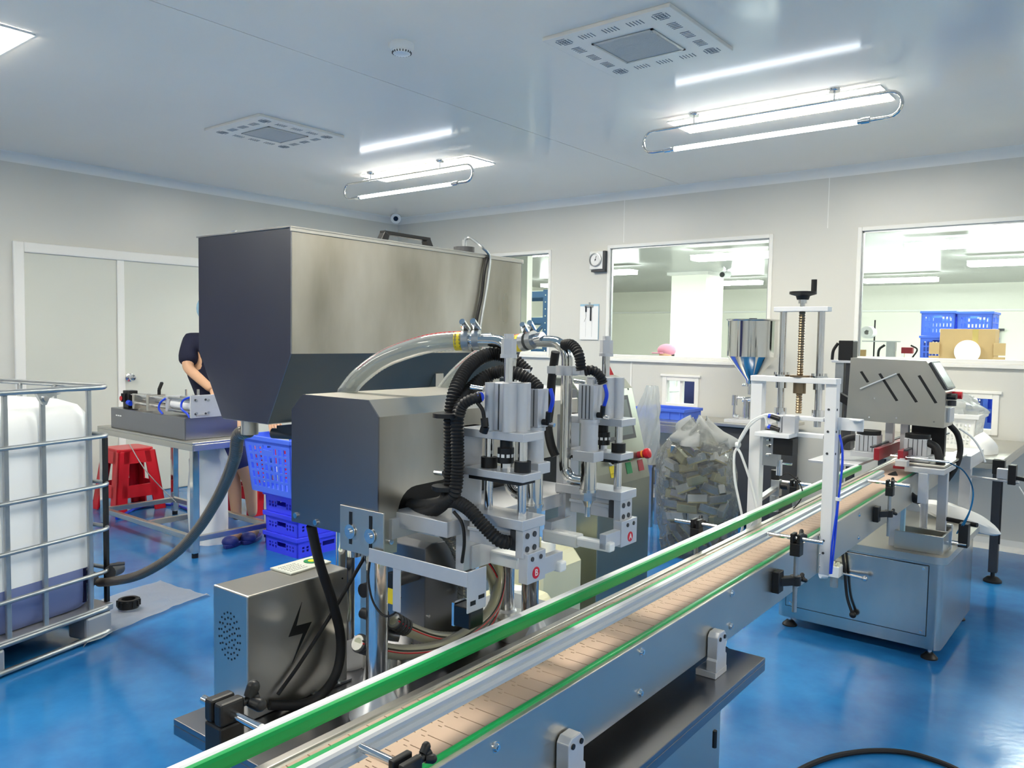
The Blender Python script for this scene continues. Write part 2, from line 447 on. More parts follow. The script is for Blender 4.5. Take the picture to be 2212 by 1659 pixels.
# double door in the left wall
dr = thing('door_1', (XL, 3.25, 0), None, None); dr['kind'] = 'structure'; dr['label'] = 'flush white double door with a round steel knob'
fy0, fy1, fz = 2.426, 4.08, 2.117
f = MB(); f.box(XL, XL+.03, fy0, fy0+.078, 0, fz).box(XL, XL+.03, fy1-.078, fy1, 0, fz).box(XL, XL+.03, fy0+.078, fy1-.078, fz-.082, fz)
f.build('door_frame', 'trim', dr, .008)
MB().box(XL, XL+.012, 2.504, 3.222, .005, fz-.082).build('door_leaf', 'door', dr, .003)
MB().box(XL, XL+.012, 3.284, 4.002, .005, fz-.082).build('door_leaf', 'door', dr, .003)
MB().box(XL, XL+.024, 3.222, 3.284, .005, fz-.082).build('door_stile', 'trim', dr, .006)
kb = MB(); kb.lathe([(0, 0), (.036, 0), (.036, .008), (.016, .012), (.014, .03), (.027, .042), (.03, .056), (.024, .068), (0, .07)], (XL+.012, 3.322, 1.031), 20, 'x')
kb.build('door_knob', 'chrome', dr)
# added navy shutter, out of view, there to darken reflections in the steel
d2 = thing('added_shutter', (XL, -2.2, 0), None, None); d2['kind'] = 'structure'; d2['label'] = 'unseen navy shutter added to darken the steel reflections'
MB().box(XL, XL+.05, -4.0, -3.92, 0, 2.5).box(XL, XL+.05, -.48, -.4, 0, 2.5).box(XL, XL+.09, -4.0, -.4, 2.42, 2.6).build('shutter_frame', 'dark_grey', d2)
sl = MB().box(XL, XL+.02, -3.92, -.48, 0, .078).build('slat', 'navy_short', d2, .006)
for k in range(1, 30): mesh_copy(sl, (0, 0, k*.081), d2)

# ------------------------------------------------------------------ ceiling fittings
def led_panel(name, x, y, z, m, label, group, sx=1.25, sy=.31, th=.005):
    t = thing(name, (x, y, z), label, 'light', group)
    MB().box(x-sx/2, x+sx/2, y-sy/2, y+sy/2, z-.006, z).build('panel_frame', 'trim', t)
    MB().box(x-sx/2+.012, x+sx/2-.012, y-sy/2+.012, y+sy/2-.012, z-.006-th, z-.006).build('diffuser', m, t)
    return t
lab = {(-1.815, 4.69): 'glowing rectangular ceiling panel above the right-hand tube lamp', (-4.72, 4.69): 'glowing rectangular ceiling panel above the far tube lamp',
       (-4.72, 1.39): 'glowing ceiling panel at the upper left edge of the view'}
for x in (-4.72, -1.815, 2.1):
    for y in (4.69, 1.39, -1.9):
        led_panel('ceiling_light', x, y, ZC, 'led', lab.get((x, y)) or 'ceiling light panel %s, outside the view' % {(-1.815, 1.39): 'over the filling machine', (-4.72, -1.9): 'over the added navy shutter', (-1.815, -1.9): 'behind the photographer', (2.1, 4.69): 'right of the capping machine', (2.1, 1.39): 'right of the conveyor', (2.1, -1.9): 'in the rear right corner'}[(x, y)], 'flush ceiling light panels')
def tube_lamp(xa, xb, y, label):
    """germicidal tube held in a bent steel pipe loop under the ceiling"""
    t = thing('tube_lamp', ((xa+xb)/2, y, 2.55), label, 'lamp', 'tube lamps hung in steel loops')
    zu, zl = 2.722, 2.592; r = .066; xa2, xb2 = xa+r, xb-r; zc = (zu+zl)/2; R = (zu-zl)/2
    arc = lambda cx, s: [(cx+s*R*math.sin(k/8*math.pi), y, zc+R*math.cos(k/8*math.pi)) for k in range(9)]
    pts = [(xa2+.10, y, zl)]+arc(xa2, -1)[::-1]+arc(xb2, 1)+[(xb2-.10, y, zl)]
    MB().tube(pts, .009, 10, spline=False).build('pipe_loop', 'polished', t)
    for x in (xa2+.10, xb2-.10):
        s = 1 if x == xa2+.10 else -1
        MB().cyl((x-.012*s, y, zl), (x+.03*s, y, zl), .017, n=14).cyl((x+.03*s, y, zl), (x+.07*s, y, zl), .013, n=14).build('socket', 'chrome', t)
    MB().cyl((xa2+.15, y, zl), (xb2-.15, y, zl), .014, n=16).build('glow_tube', 'tube_lamp', t)
    for x in (xa+.34, xb-.34):
        MB().cyl((x, y, zu), (x, y, ZC), .006, n=8).lathe([(0, 0), (.03, 0), (.034, .008), (.034, .02)], (x, y, ZC-.02), 16).build('ceiling_mount', 'chrome', t)
tube_lamp(-2.553, -1.06, 4.45, 'long tube lamp in a bent steel loop, nearer and larger one at upper right')
tube_lamp(-5.50, -4.02, 4.50, 'tube lamp in a bent steel loop, farther one above the steel hopper')
def vent(x0, x1, y0, y1, label):
    t = thing('air_diffuser', ((x0+x1)/2, (y0+y1)/2, ZC), label, 'vent', 'square ceiling air diffusers')
    MB().box(x0, x1, y0, y1, ZC-.018, ZC).build('face_plate', 'ceiling', t, .003)
    w = x1-x0; cx, cy = (x0+x1)/2, (y0+y1)/2; q = .15
    MB().box(cx-q, cx+q, cy-q, cy+q, ZC-.021, ZC-.0182).build('mesh_square', 'mesh_grey', t)
    s = MB(); n = 0
    for side in range(4):
        for g in range(5):
            for k in range(5):
                a = -w/2+.075+g*(w-.15)/4; b = a-.032+k*.016
                e = w/2-.075
                d = [(b, e), (b, -e), (e, b), (-e, b)][side]
                if side < 2: s.box(cx+d[0]-.0016, cx+d[0]+.0016, cy+d[1]-.022, cy+d[1]+.022, ZC-.0195, ZC-.0175)
                else: s.box(cx+d[0]-.022, cx+d[0]+.022, cy+d[1]-.0016, cy+d[1]+.0016, ZC-.0195, ZC-.0175)
    s.build('slots', 'slot_grey', t, kind='stuff')
    f = MB()
    for a in (-1, 1): f.box(cx+a*q-.006, cx+a*q+.006, cy-q-.006, cy+q+.006, ZC-.023, ZC-.018).box(cx-q-.006, cx+q+.006, cy+a*q-.006, cy+a*q+.006, ZC-.023, ZC-.018)
    f.build('mesh_frame', 'galv', t)
vent(-2.23, -1.59, 2.955, 3.575, 'large square slotted air diffuser on the ceiling, nearer one at upper right')
vent(-5.02, -4.385, 2.92, 3.585, 'square slotted air diffuser on the ceiling, farther one at upper left')
t = thing('smoke_detector', (-2.808, 2.633, ZC), 'round white smoke detector on the ceiling', 'smoke detector')
MB().lathe([(0, 0), (.058, 0), (.058, -.018), (.05, -.03), (.046, -.03)], (-2.808, 2.633, ZC), 28).build('base_ring', 'white_plastic', t)
MB().lathe([(.046, -.012), (.046, -.034), (.04, -.046), (.022, -.05), (0, -.05)], (-2.808, 2.633, ZC), 28).build('chamber', 'white_plastic', t)
g = MB()
for k in range(20):
    a = k/20*2*math.pi; g.obox((-2.808+.043*math.cos(a), 2.633+.043*math.sin(a), ZC-.041), (.006, .004, .008), (math.cos(a), math.sin(a), 0))
g.build('grille_slots', 'dark_grey', t, kind='stuff')
# security camera in the corner
c = at(855, 470, X=-6.72); t = thing('security_camera', (c.x, c.y, ZC), 'small white security camera under the ceiling in the room corner', 'camera')
MB().lathe([(0, 0), (.05, 0), (.05, -.03), (.03, -.04), (0, -.04)], (c.x, c.y, ZC), 20).cyl((c.x, c.y, ZC-.03), (c.x, c.y, c.z+.02), .02, n=12).build('mount', 'white_plastic', t)
dv = (CAM-c).normalized(); dv = Vector((dv.x, dv.y, -.35)).normalized()
MB().cyl(c-dv*.08, c+dv*.06, .056, n=20).ell(c-dv*.08, .056).build('housing', 'white_plastic', t)
MB().cyl(c+dv*.058, c+dv*.064, .027, n=20).build('lens_face', 'black_gloss', t)
MB().cyl(Vector((XL+.01, c.y+.05, ZC-.14)), Vector((XL+.01, c.y+.05, ZC-.75)), .007, n=8).build('conduit', 'white_plastic', t)

# ------------------------------------------------------------------ things on the back wall
gx, gz = -4.171, 2.177
t = thing('wall_gauge', (gx, YB, gz-.08), 'round pressure gauge in a square case beside the middle window', 'gauge')
MB().box(gx-.075, gx+.075, YB-.045, YB, gz-.085, gz+.085).build('case', 'white_plastic', t, .006)
MB().lathe([(.056, -.045), (.066, -.045), (.066, -.058), (.056, -.06)], (gx-.005, YB, gz+.005), 32, 'y').build('bezel', 'galv', t)
MB().cyl((gx-.005, YB-.045, gz+.005), (gx-.005, YB-.05, gz+.005), .057, n=32).build('dial', 'paper', t)
MB().obox((gx-.002, YB-.052, gz+.016), (.05, .002, .004), (.35, 0, 1), (0, 1, 0)).cyl((gx-.005, YB-.05, gz+.005), (gx-.005, YB-.054, gz+.005), .006, n=10).build('needle', 'ink', t)
MB().box(gx+.076, gx+.1, YB-.05, YB, gz-.095, gz+.085).box(gx-.05, gx+.1, YB-.05, YB, gz-.11, gz-.09).build('bracket', 'dark_grey', t)
x0, x1, z0, z1 = -4.365, -4.15, 1.43, 1.765
t = thing('clipboard', ((x0+x1)/2, YB, z0), 'clipboard with white sheets hanging between two windows', 'clipboard')
MB().box(x0, x1, YB-.008, YB-.003, z0, z1).build('board', 'cap_blue', t, .002)
MB().box(x0+.004, x1-.004, YB-.014, YB-.008, z0-.006, z1-.02).build('paper_sheets', 'paper', t)
MB().box(x0+.06, x1-.06, YB-.022, YB-.01, z1-.032, z1-.008).box((x0+x1)/2-.006, (x0+x1)/2+.006, YB-.016, YB-.004, z1-.008, z1+.018).build('clip', 'galv', t, .002)
MB().box(x1-.09, x1-.079, YB-.026, YB-.015, z1-.16, z1-.025).build('pen', 'ink', t)
MB().box(x0+.07, x0+.081, YB-.026, YB-.015, z1-.075, z1-.02).tube([(x0+.072, YB-.02, z1-.075), (x0+.076, YB-.02, z1-.12), (x0+.06, YB-.02, z1-.17)], .0012, 5).build('pen_on_string', 'ink', t)
l = MB()
for k in (.33, .66): l.box(x0+(x1-x0)*k-.0006, x0+(x1-x0)*k+.0006, YB-.0148, YB-.0138, z0+.02, z1-.04)
l.build('printed_lines', 'galv', t)
# ================================================================== conveyor
ZB = .82
U0, U1 = -.42, 3.95
cvr = thing('conveyor', cv(-.08, 1.8, 0), 'long conveyor with tan slat belt and green edged guide rails crossing the foreground', 'conveyor')
P = lambda: MB(MC)
# side plates
P().box(.006, .022, U0, 1.86, .692, .822).build('side_plate', 'steel', cvr, .0015)
P().box(.006, .022, 1.862, U1, .692, .822).build('side_plate', 'steel', cvr, .0015)
P().box(-.178, -.162, U0, U1, .692, .822).build('side_plate', 'steel', cvr, .0015)
P().box(.0015, .013, U0, U1, .813, .8265).build('wear_strip', 'green', cvr, .003, label='green edge strip beside the belt')
P().box(-.163, -.154, U0, U1, .80, .818).build('wear_strip', 'steel', cvr)
P().box(-.162, .006, U0, U1, .70, .706).build('return_pan', 'steel_dark', cvr)
# slats: interlocking hinge teeth on the leading edge
pitch = .0381
def slat_outline():
    h = pitch; vL, vR = -.1525, .0; g = .0010
    teeth = [(-.098, 0), (-.098, .006), (-.088, .006), (-.088, -.006), (-.076, -.006), (-.076, .006), (-.064, .006), (-.064, -.006), (-.056, -.006), (-.056, 0)]
    lead = [(vL, 0)]+teeth+[(vR, 0)]
    return [(x, y+g) for x, y in lead]+[(x, y+h-g) for x, y in reversed(lead)]
so = slat_outline()
def slat_mesh():
    m = MB(); m.prism(so, 'z', ZB-.004, ZB); return m
u_first = .817-.778-.0381*12
sm = MB(MC); sm.prism([(x, y+u_first) for x, y in so], 'z', ZB-.0045, ZB-.0003)
slat0 = sm.build('belt_slat', 'belt', cvr)
step = MC.to_3x3() @ Vector((0, pitch, 0))
for k in range(1, 113): mesh_copy(slat0, step*k, cvr)
P().box(-.153, .0005, U0, U1, ZB-.012, ZB-.005).build('belt_underside', 'black', cvr)
# bolts of the front plate
b0 = P(); hexbolt(b0, (.022, 0, 0), (1, 0, 0), .0075, .006); bolt0 = None
spots = [onv(1385, 1408, .022), onv(1382, 1497, .022), onv(1580, 1281, .022), onv(1578, 1352, .022), onv(1070, 1614, .022)]
spots += [Vector((.022, u, z)) for u in (1.815, 1.9) for z in (.715, .755, .80)]+[Vector((.022, 2.3, .80)), Vector((.022, 2.3, .715)), Vector((.022, .15, .716))]
for q in spots:
    m = P(); hexbolt(m, (.022, q.y, q.z), (1, 0, 0), .007, .006)
    m.cyl((.0285, q.y, q.z), (.0287, q.y, q.z), .003, n=6); m.build('bolt', 'chrome', cvr)
P().box(.022, .026, 1.80, 1.92, .695, .815).build('splice_plate', 'steel', cvr, .001)
# support feet between the plate and the base tray
for u in (.335, .965):
    m = P(); m.prism([(u-.026, .66), (u+.034, .66), (u+.034, .69), (u+.027, .695), (u+.027, .738), (u+.016, .75), (u-.012, .75), (u-.022, .74), (u-.022, .69), (u-.026, .685)], 'x', .024, .05)
    s = m.build('support_foot', 'alu', cvr, .002)
    n = P()
    for a, b in ((-.010, .735), (.016, .735)): n.cyl((.05, u+a, b), (.0525, u+a, b), .005, n=10)
    n.build('foot_screw', 'black', s)
    P().box(.0, .05, u-.03, u+.036, .6455, .66).build('foot_pad', 'alu', cvr, .001)
    P().box(-.178, -.16, u-.03, u+.03, .6455, .7).build('support_foot', 'alu', cvr, .001)
# guide rails
def rail(name, v, side, ua, ub, label, m='alu_white'):
    r = P(); s = side
    # aluminium channel; the green strip sits on the product side
    r.prism([(v-.011, .866), (v+.011, .866), (v+.011, .872), (v+.006, .876), (v+.009, .882), (v+.009, .888), (v+.005, .891), (v-.005, .891), (v-.009, .888), (v-.009, .882), (v-.006, .876), (v-.011, .872)], 'y', ua, ub)
    o = r.build(name, m, cvr, label=label)
    g = P(); g.prism([(v+s*.0105, .8665), (v+s*.0165, .8665), (v+s*.018, .872), (v+s*.018, .884), (v+s*.0165, .889), (v+s*.0085, .889)], 'y', ua-.002, ub+.004)
    g.build('rail_strip', 'green', o, label='green plastic strip facing the bottles')
    return o
rl = rail('guide_rail', -.149, 1, U0, 2.95, 'white topped guide rail with a broad green strip')
rm = rail('guide_rail', -.026, -1, U0, 2.86, 'silver guide rail over the middle of the belt', 'rail_silver')
# rail clamps: post, lower fascia bracket, split clamp, cross rod, star knob
def knob(mb, c, ax, r=.014):
    c = Vector(c); ax = Vector(ax).normalized()
    t = Vector((0, 0, 1)) if abs(ax.z) < .9 else Vector((1, 0, 0)); b = ax.cross(t).normalized(); d = ax.cross(b)
    mb.cyl(c, c+ax*.012, .006, n=10)
    for k in range(3):
        a = k*2*math.pi/3+.4; w = b*math.cos(a)+d*math.sin(a)
        mb.cyl(c+ax*.012+w*.004, c+ax*.020+w*r, r*.55, r*.62, n=10).ell(c+ax*.020+w*r, r*.62, 10, 6)
    mb.cyl(c+ax*.010, c+ax*.024, r*.6, n=10)
def clamp_set(u, s, label=None, rod_out=.07, zr=.884, low=.675):
    """s=+1 on the front side, -1 on the far side"""
    base = .022 if s > 0 else -.178
    vp = base+s*.045
    root = P().box(vp-.014, vp+.014, u-.017, u+.017, .836, .872)
    root.box(vp-.014, vp-.004, u-.017, u+.017, .872, .898).box(vp+.004, vp+.014, u-.017, u+.017, .872, .898)
    root.M = MC
    o = root.build('rail_clamp', 'black', cvr, .002)
    vr = -.015 if s > 0 else -.16
    P().cyl((vr, u, zr), (vp+s*rod_out, u, zr), .006, n=12).build('clamp_rod', 'chrome', o)
    P().cyl((vp, u, low), (vp, u, .84), .0065, n=12).build('clamp_post', 'galv', o)
    kb = P(); knob(kb, (vp+s*.002, u+.018, .886), (0, 1, .1), .010); kb.build('star_knob', 'black', o)
    lb = P(); lb.box(min(base, base+s*.02), max(base, base+s*.02), u-.062, u-.022, .735, .795)
    lb.bar((base+s*.012, u-.04, .765), (vp, u, .765), .022, .024); lb.cyl((vp, u, .752), (vp, u, .778), .015, n=14)
    lbo = lb.build('post_bracket', 'black', o, .002)
    kb = P(); knob(kb, (vp+s*.004, u+.014, .765), (.3*s, 1, 0), .010); kb.build('star_knob', 'black', lbo)
clamp_set(1.44, 1); clamp_set(2.575, 1); clamp_set(-.095, 1)
clamp_set(1.42, -1); clamp_set(2.32, -1)
# big clamp at the near left end, seen whole
u = .10; q = onz(500, 1560, .80)
vp, up_ = -.243, -.15
o = P().box(vp-.022, vp+.020, up_-.02, up_+.02, .815, .872).box(vp-.022, vp-.004, up_-.02, up_+.02, .872, .905).box(vp+.002, vp+.020, up_-.02, up_+.02, .872, .905).build('rail_clamp', 'black', cvr, .004)
P().cyl((-.157, up_, .886), (vp-.055, up_, .886), .0065, n=14).build('clamp_rod', 'chrome', o)
P().cyl((vp, up_, .70), (vp, up_, .82), .0065, n=12).build('clamp_post', 'galv', o)
kb = P(); knob(kb, (vp+.012, up_+.02, .893), (.25, 1, .15), .016); kb.build('star_knob', 'black', o)
P().box(-.25, -.178, up_-.02, up_+.02, .75, .79).build('post_bracket', 'black', o, .002)
# dark glued hinge of the belt return end, seen nowhere else: end rollers
P().cyl((-.16, U1, .765), (.004, U1, .765), .05, n=20).build('end_roller', 'steel', cvr)

# ================================================================== base cabinet with tray under the conveyor
bs = thing('machine_base', cv(-.32, .6, 0), 'stainless base cabinet with a flat tray top under the filling machine', 'machine base')
P().box(-.735, .094, .05, 1.14, .633, .645).box(-.735, .094, .05, .053, .612, .633).box(.091, .094, .053, 1.137, .612, .633).box(-.735, .094, 1.137, 1.14, .612, .633).build('tray_top', 'steel_dark', bs, .003)
P().box(-.66, .045, .12, .99, .07, .632).build('cabinet_body', 'steel', bs, .006)
P().box(.045, .05, .16, .93, .11, .60).build('cabinet_door', 'steel', bs, .002)
for zz in (.2, .5): P().cyl((.048, .945, zz-.02), (.048, .945, zz+.02), .006, n=10).build('hinge', 'black', bs)
for v in (-.6, -.02):
    for u in (.18, .93):
        P().cyl((v, u, .02), (v, u, .07), .008, n=10).lathe([(.034, 0), (.034, .008), (.018, .024), (0, .024)], (v, u, 0), 16).build('foot', 'black', bs)
# ================================================================== filling machine on the tray
fm = thing('filling_machine', cv(-.45, .6, .645), 'two-head liquid filling machine with grey housing on chrome posts', 'filling machine')
prof = [(-.616, 1.035), (-.616, 1.272), (-.580, 1.306), (-.384, 1.306), (-.354, 1.275), (-.354, 1.035)]
P().prism(prof, 'y', .25, .2535).build('end_plate', 'steel_dark', fm, label='dark reflecting end plate of the housing')
# folded cover: left side, chamfers, top, right side with arched cut-out
P().box(-.616, -.613, .2535, .95, 1.035, 1.272).prism([(-.616, 1.272), (-.580, 1.306), (-.384, 1.306), (-.354, 1.275), (-.357, 1.272), (-.385, 1.303), (-.579, 1.303), (-.613, 1.271)], 'y', .2535, .95).build('top_cover', 'steel', fm)
arch = [(.2535, 1.005), (.302, 1.005), (.304, 1.08)]+[(.304+.05*(1-math.cos(a)), 1.08+.05*math.sin(a)) for a in [k*math.pi/12 for k in range(1, 7)]]+[(.95, 1.138), (.95, 1.275), (.2535, 1.275)]
P().prism(arch, 'x', -.357, -.354).build('side_panel', 'steel_v', fm)
P().box(-.613, -.357, .93, .95, 1.04, 1.30).build('end_plate', 'steel_dark', fm)
P().box(-.60, -.37, .27, .93, 1.035, 1.05).box(-.60, -.375, .30, .92, 1.05, 1.13).build('inner_chassis', 'black', fm)
for v, z in ((-.60, 1.05), (-.535, 1.045)):
    m = P(); m.cyl((v, .2495, z), (v, .246, z), .006, n=10); m.build('screw', 'chrome', fm)
P().cyl((-.353, .283, 1.03), (-.349, .283, 1.03), .006, n=10).build('screw', 'chrome', fm)
P().box(-.37, -.22, .30, .78, 1.055, 1.085).build('cross_rail', 'alu', fm, .001)
P().box(-.357, -.345, .28, .78, 1.035, 1.075).build('cross_rail', 'alu', fm, .001)
for v, u in ((-.43, .322), (-.44, .874), (-.685, .458), (-.52, .874)):
    po = P().cyl((v, u, .655), (v, u, 1.04), .0225, n=28).build('support_post', 'chrome', fm)
    P().lathe([(.056, 0), (.056, .008), (.05, .016), (.034, .052), (.026, .06), (.0226, .06)], (v, u, .6455), 28).build('flange', 'alu', po)
    P().cyl((v, u, .985), (v, u, 1.005), .031, n=24).box(v-.045, v+.0, u-.012, u+.012, .987, 1.003).build('post_collar', 'alu', po)
# slotted adjusting plate on the housing end
sp = P().box(-.457, -.333, .2455, .2495, 1.005, 1.094).build('slotted_plate', 'steel', fm, .001)
for v in (-.425, -.368):
    P().box(v-.004, v+.004, .2445, .2456, 1.02, 1.084).build('slot', 'black', sp)
    P().cyl((v, .2446, 1.045), (v, .242, 1.045), .0145, n=18).cyl((v, .242, 1.045), (v, .238, 1.045), .006, n=10).build('washer', 'chrome', sp)
# sensor arm: strip along the front, bent plate with slots at its end
P().box(-.365, -.118, .238, .2405, .997, 1.024).build('sensor_arm', 'alu', fm, .001)
pl = P().box(-.1205, -.118, .2405, .292, .95, 1.024).build('sensor_plate', 'alu', fm, .001)
P().box(-.1178, -.1172, .248, .262, .962, .970).box(-.1178, -.1172, .27, .286, .969, .976).build('slot', 'black', pl)
P().box(-.16, -.122, .252, .29, .917, .955).build('sensor_body', 'black_gloss', fm, .002)
P().box(-.166, -.160, .254, .288, .915, .957).build('sensor_face', 'chrome', fm)
b = P().box(-.302, -.282, .2405, .243, .915, 1.0).build('sensor_hanger', 'alu', fm, .001)
P().box(-.318, -.302, .243, .262, .925, .955).build('photo_eye', 'yellow', b, .001)
P().box(-.318, -.302, .243, .262, .955, .985).build('photo_eye_body', 'black', b, .001)
P().tube([onu(800, 1205, .243), onu(796, 1250, .243), onu(806, 1300, .243), onu(830, 1330, .243), onu(855, 1322, .243), onu(865, 1290, .243)], .0022, 6).build('sensor_cable', 'rubber', fm)

def filling_head(u0, sg, letter):
    """lift frame with guide rods, gripper and nozzle; sg: side of the nozzle along the belt"""
    ua, ub = u0, u0+.062; uc = u0+.031
    h = P().box(-.232, -.212, ua, ub, 1.085, 1.261).box(-.232, -.068, ua, ub, 1.2455, 1.261).build('filling_head', 'alu', fm, .0012)
    add = lambda mb, n, m='alu', bev=0, **k: mb.build(n, m, h, bev, **k)
    add(P().box(-.208, -.07, ua+.003, ub-.003, 1.173, 1.187), 'middle_plate', 'alu', .001)
    add(P().box(-.2, -.08, ua+.008, ub-.008, 1.166, 1.173), 'damper_pad', 'black')
    add(P().box(-.232, -.064, ua-.003, ub+.004, 1.088, 1.107), 'lower_plate', 'alu', .0012)
    for v in (-.17, -.092):
        add(P().cyl((v, uc, 1.107), (v, uc, 1.2455), .0085, n=16), 'guide_rod', 'chrome')
        add(P().cyl((v, uc, 1.187), (v, uc, 1.207), .0155, n=18), 'bushing', 'black', .001)
    add(P().cyl((-.131, uc, 1.200), (-.131, uc, 1.228), .0155, n=16).cyl((-.131, uc, 1.228), (-.131, uc, 1.2455), .011, n=12), 'coupling', 'black', .001)
    w = P()
    for k in range(10):
        a = k*2*math.pi/10; w.obox((-.131+.0157*math.cos(a), uc+.0157*math.sin(a), 1.214), (.0006, .006, .006), (math.cos(a), math.sin(a), 0))
    add(w, 'coupling_marks', 'paper')
    add(P().cyl((-.131, uc, 1.187), (-.131, uc, 1.2), .009, n=6), 'lock_nut', 'chrome')
    # lift cylinder: finned extrusion
    c = P().box(-.158, -.098, ua+.004, ub-.004, 1.261, 1.348)
    for s in (-1, 1):
        c.cyl((-.128+s*.02, ua+.004, 1.261), (-.128+s*.02, ua+.004, 1.348), .010, n=12).cyl((-.128+s*.02, ub-.004, 1.261), (-.128+s*.02, ub-.004, 1.348), .010, n=12)
    c.cyl((-.098, uc, 1.261), (-.098, uc, 1.348), .013, n=14)
    add(c, 'lift_cylinder', 'alu', .001)
    g = P()
    for s in (-1, 0, 1): g.box(-.128+s*.012-.0012, -.128+s*.012+.0012, ua+.0032, ua+.0042, 1.263, 1.346)
    add(g, 'cylinder_grooves', 'dark_grey')
    add(P().cyl((-.128, uc, 1.348), (-.128, uc, 1.398), .0085, n=14), 'piston_rod', 'chrome')
    add(P().cyl((-.128, uc, 1.393), (-.128, uc, 1.400), .0155, n=14).cyl((-.128, uc, 1.400), (-.128, uc, 1.428), .0145, n=6).cyl((-.128, uc, 1.428), (-.128, uc, 1.437), .009, n=12), 'rod_end_nut', 'alu', .0008)
    # gripper
    add(P().box(-.2, -.085, ua+.012, ub-.01, 1.045, 1.088).box(-.2, -.085, ua+.006, ub-.004, 1.068, 1.075), 'gripper_cylinder', 'alu', .001)
    add(P().box(-.097, -.085, ua+.004, ub-.004, 1.048, 1.085), 'gripper_slide', 'dark_grey')
    bl = add(P().box(-.085, -.068, ua+.004, ub-.008, 1.036, 1.088).box(-.08, -.060, ua+.008 if sg > 0 else ua-.004, ub+.002, .99, 1.045), 'gripper_block', 'alu', .001)
    k = P()
    for du in (.016, .038):
        for z in (1.076, 1.052): k.cyl((-.068, u0+du, z), (-.0662, u0+du, z), .0055, n=10)
    for du in (.022, .048): k.cyl((-.060, u0+du, 1.034), (-.0585, u0+du, 1.034), .0045, n=10)
    k.build('screw_heads', 'dark_grey', bl)
    uL = u0+.034
    P().cyl((-.060, uL, 1.007), (-.0592, uL, 1.007), .0108, n=24).build('letter_disc', 'red', bl, label='round red badge with the letter '+letter)
    text_mesh(letter, .0175, cv(-.0590, uL, 1.007), MC.to_3x3() @ Vector((0, 1, 0)), (0, 0, 1), 'letter', 'paper', bl)
    e = ub+.002 if sg > 0 else ua-.004
    add(P().box(-.078, -.062, min(e, e+sg*.06), max(e, e+sg*.06), .996, 1.028), 'gripper_arm', 'alu', .001)
    f = e+sg*.06
    add(P().box(-.135, -.052, min(f-sg*.022, f), max(f-sg*.022, f), .992, 1.012), 'gripper_pad', 'white_plastic', .004)
    add(P().box(-.232, -.212, ua+.01, ub-.004, .985, 1.088).box(-.228, -.208, min(uc, uc+sg*.08), max(uc, uc+sg*.08), .985, 1.03), 'gripper_arm', 'alu', .001)
    f2 = uc+sg*.085
    add(P().box(-.230, -.140, min(f2-sg*.03, f2), max(f2-sg*.03, f2), .984, 1.012), 'gripper_pad', 'white_plastic', .004)
    # nozzle unit
    un = uc+sg*.075; vn = -.120
    add(P().box(vn-.019, vn+.019, un-.017, un+.017, 1.262, 1.335).cyl((vn, un, 1.335), (vn, un, 1.345), .008, n=8), 'valve_cylinder', 'alu', .0012)
    gg = P()
    for s in (-1, 0, 1): gg.box(vn+s*.009-.001, vn+s*.009+.001, un-.0178, un-.0168, 1.264, 1.333)
    add(gg, 'valve_grooves', 'dark_grey')
    add(P().cyl((vn, un, 1.195), (vn, un, 1.262), .0185, n=20).cyl((vn, un, 1.255), (vn, un, 1.262), .021, n=20), 'valve_body', 'alu')
    add(P().box(vn-.028, vn+.024, un-.02, un+.02, 1.174, 1.195), 'valve_clamp', 'alu', .001)
    nz = add(P().cyl((vn, un, 1.112), (vn, un, 1.174), .0175, n=20).cyl((vn, un, 1.108), (vn, un, 1.114), .0195, n=20).cyl((vn, un, 1.09), (vn, un, 1.108), .0165, n=6).cyl((vn, un, 1.076), (vn, un, 1.09), .007, .0125, n=16).cyl((vn, un, 1.055), (vn, un, 1.078), .0065, n=14), 'nozzle', 'polished')
    # product pipe with elbow down to the nozzle, ferrule clamp halfway
    vp = vn-.06
    pts = [(vn-.012, un, 1.128)]+[(vp+.03-.03*math.sin(a), un, 1.158-.03*math.cos(a)) for a in [k*math.pi/12 for k in range(0, 7)]]+[(vp, un, 1.30), (vp, un, 1.385)]+[(vp-.038+.038*math.cos(a), un, 1.385+.038*math.sin(a)) for a in [k*math.pi/12 for k in range(1, 7)]]+[(vp-.075, un, 1.423)]
    pp = add(P().tube(pts, .0125, 16, spline=False), 'product_pipe', 'polished')
    P().cyl((vp, un, 1.352), (vp, un, 1.372), .024, n=20).box(vp-.045, vp+.04, un-.010, un+.010, 1.354, 1.370).build('ferrule_clamp', 'alu', pp, .001)
    # pneumatic fittings with blue hose
    for (v, u, z) in ((vn+.022, un, 1.272),):
        ft = P().cyl((v-.012, u, z), (v+.012, u, z), .006, n=10).cyl((v+.008, u, z-.004), (v+.012, u-.004, z+.02), .0055, n=10); add(ft, 'air_fitting', 'black')
    add(P().tube([(vn+.034, un, 1.292), (vn+.040, un, 1.315), (vn+.032, un+.004, 1.335)], .004, 8), 'air_hose', 'blue_tube', label='short bright blue air hose')
    add(P().cyl((vn+.028, un, 1.27), (vn+.045, un, 1.268), .004, n=8), 'flow_regulator', 'chrome'); add(P().cyl((-.16, ua, 1.335), (-.185, ua-.006, 1.338), .0055, n=10), 'flow_regulator', 'chrome')
    return h
hb = filling_head(.328, 1, 'B')
ha = filling_head(.676, -1, 'A')
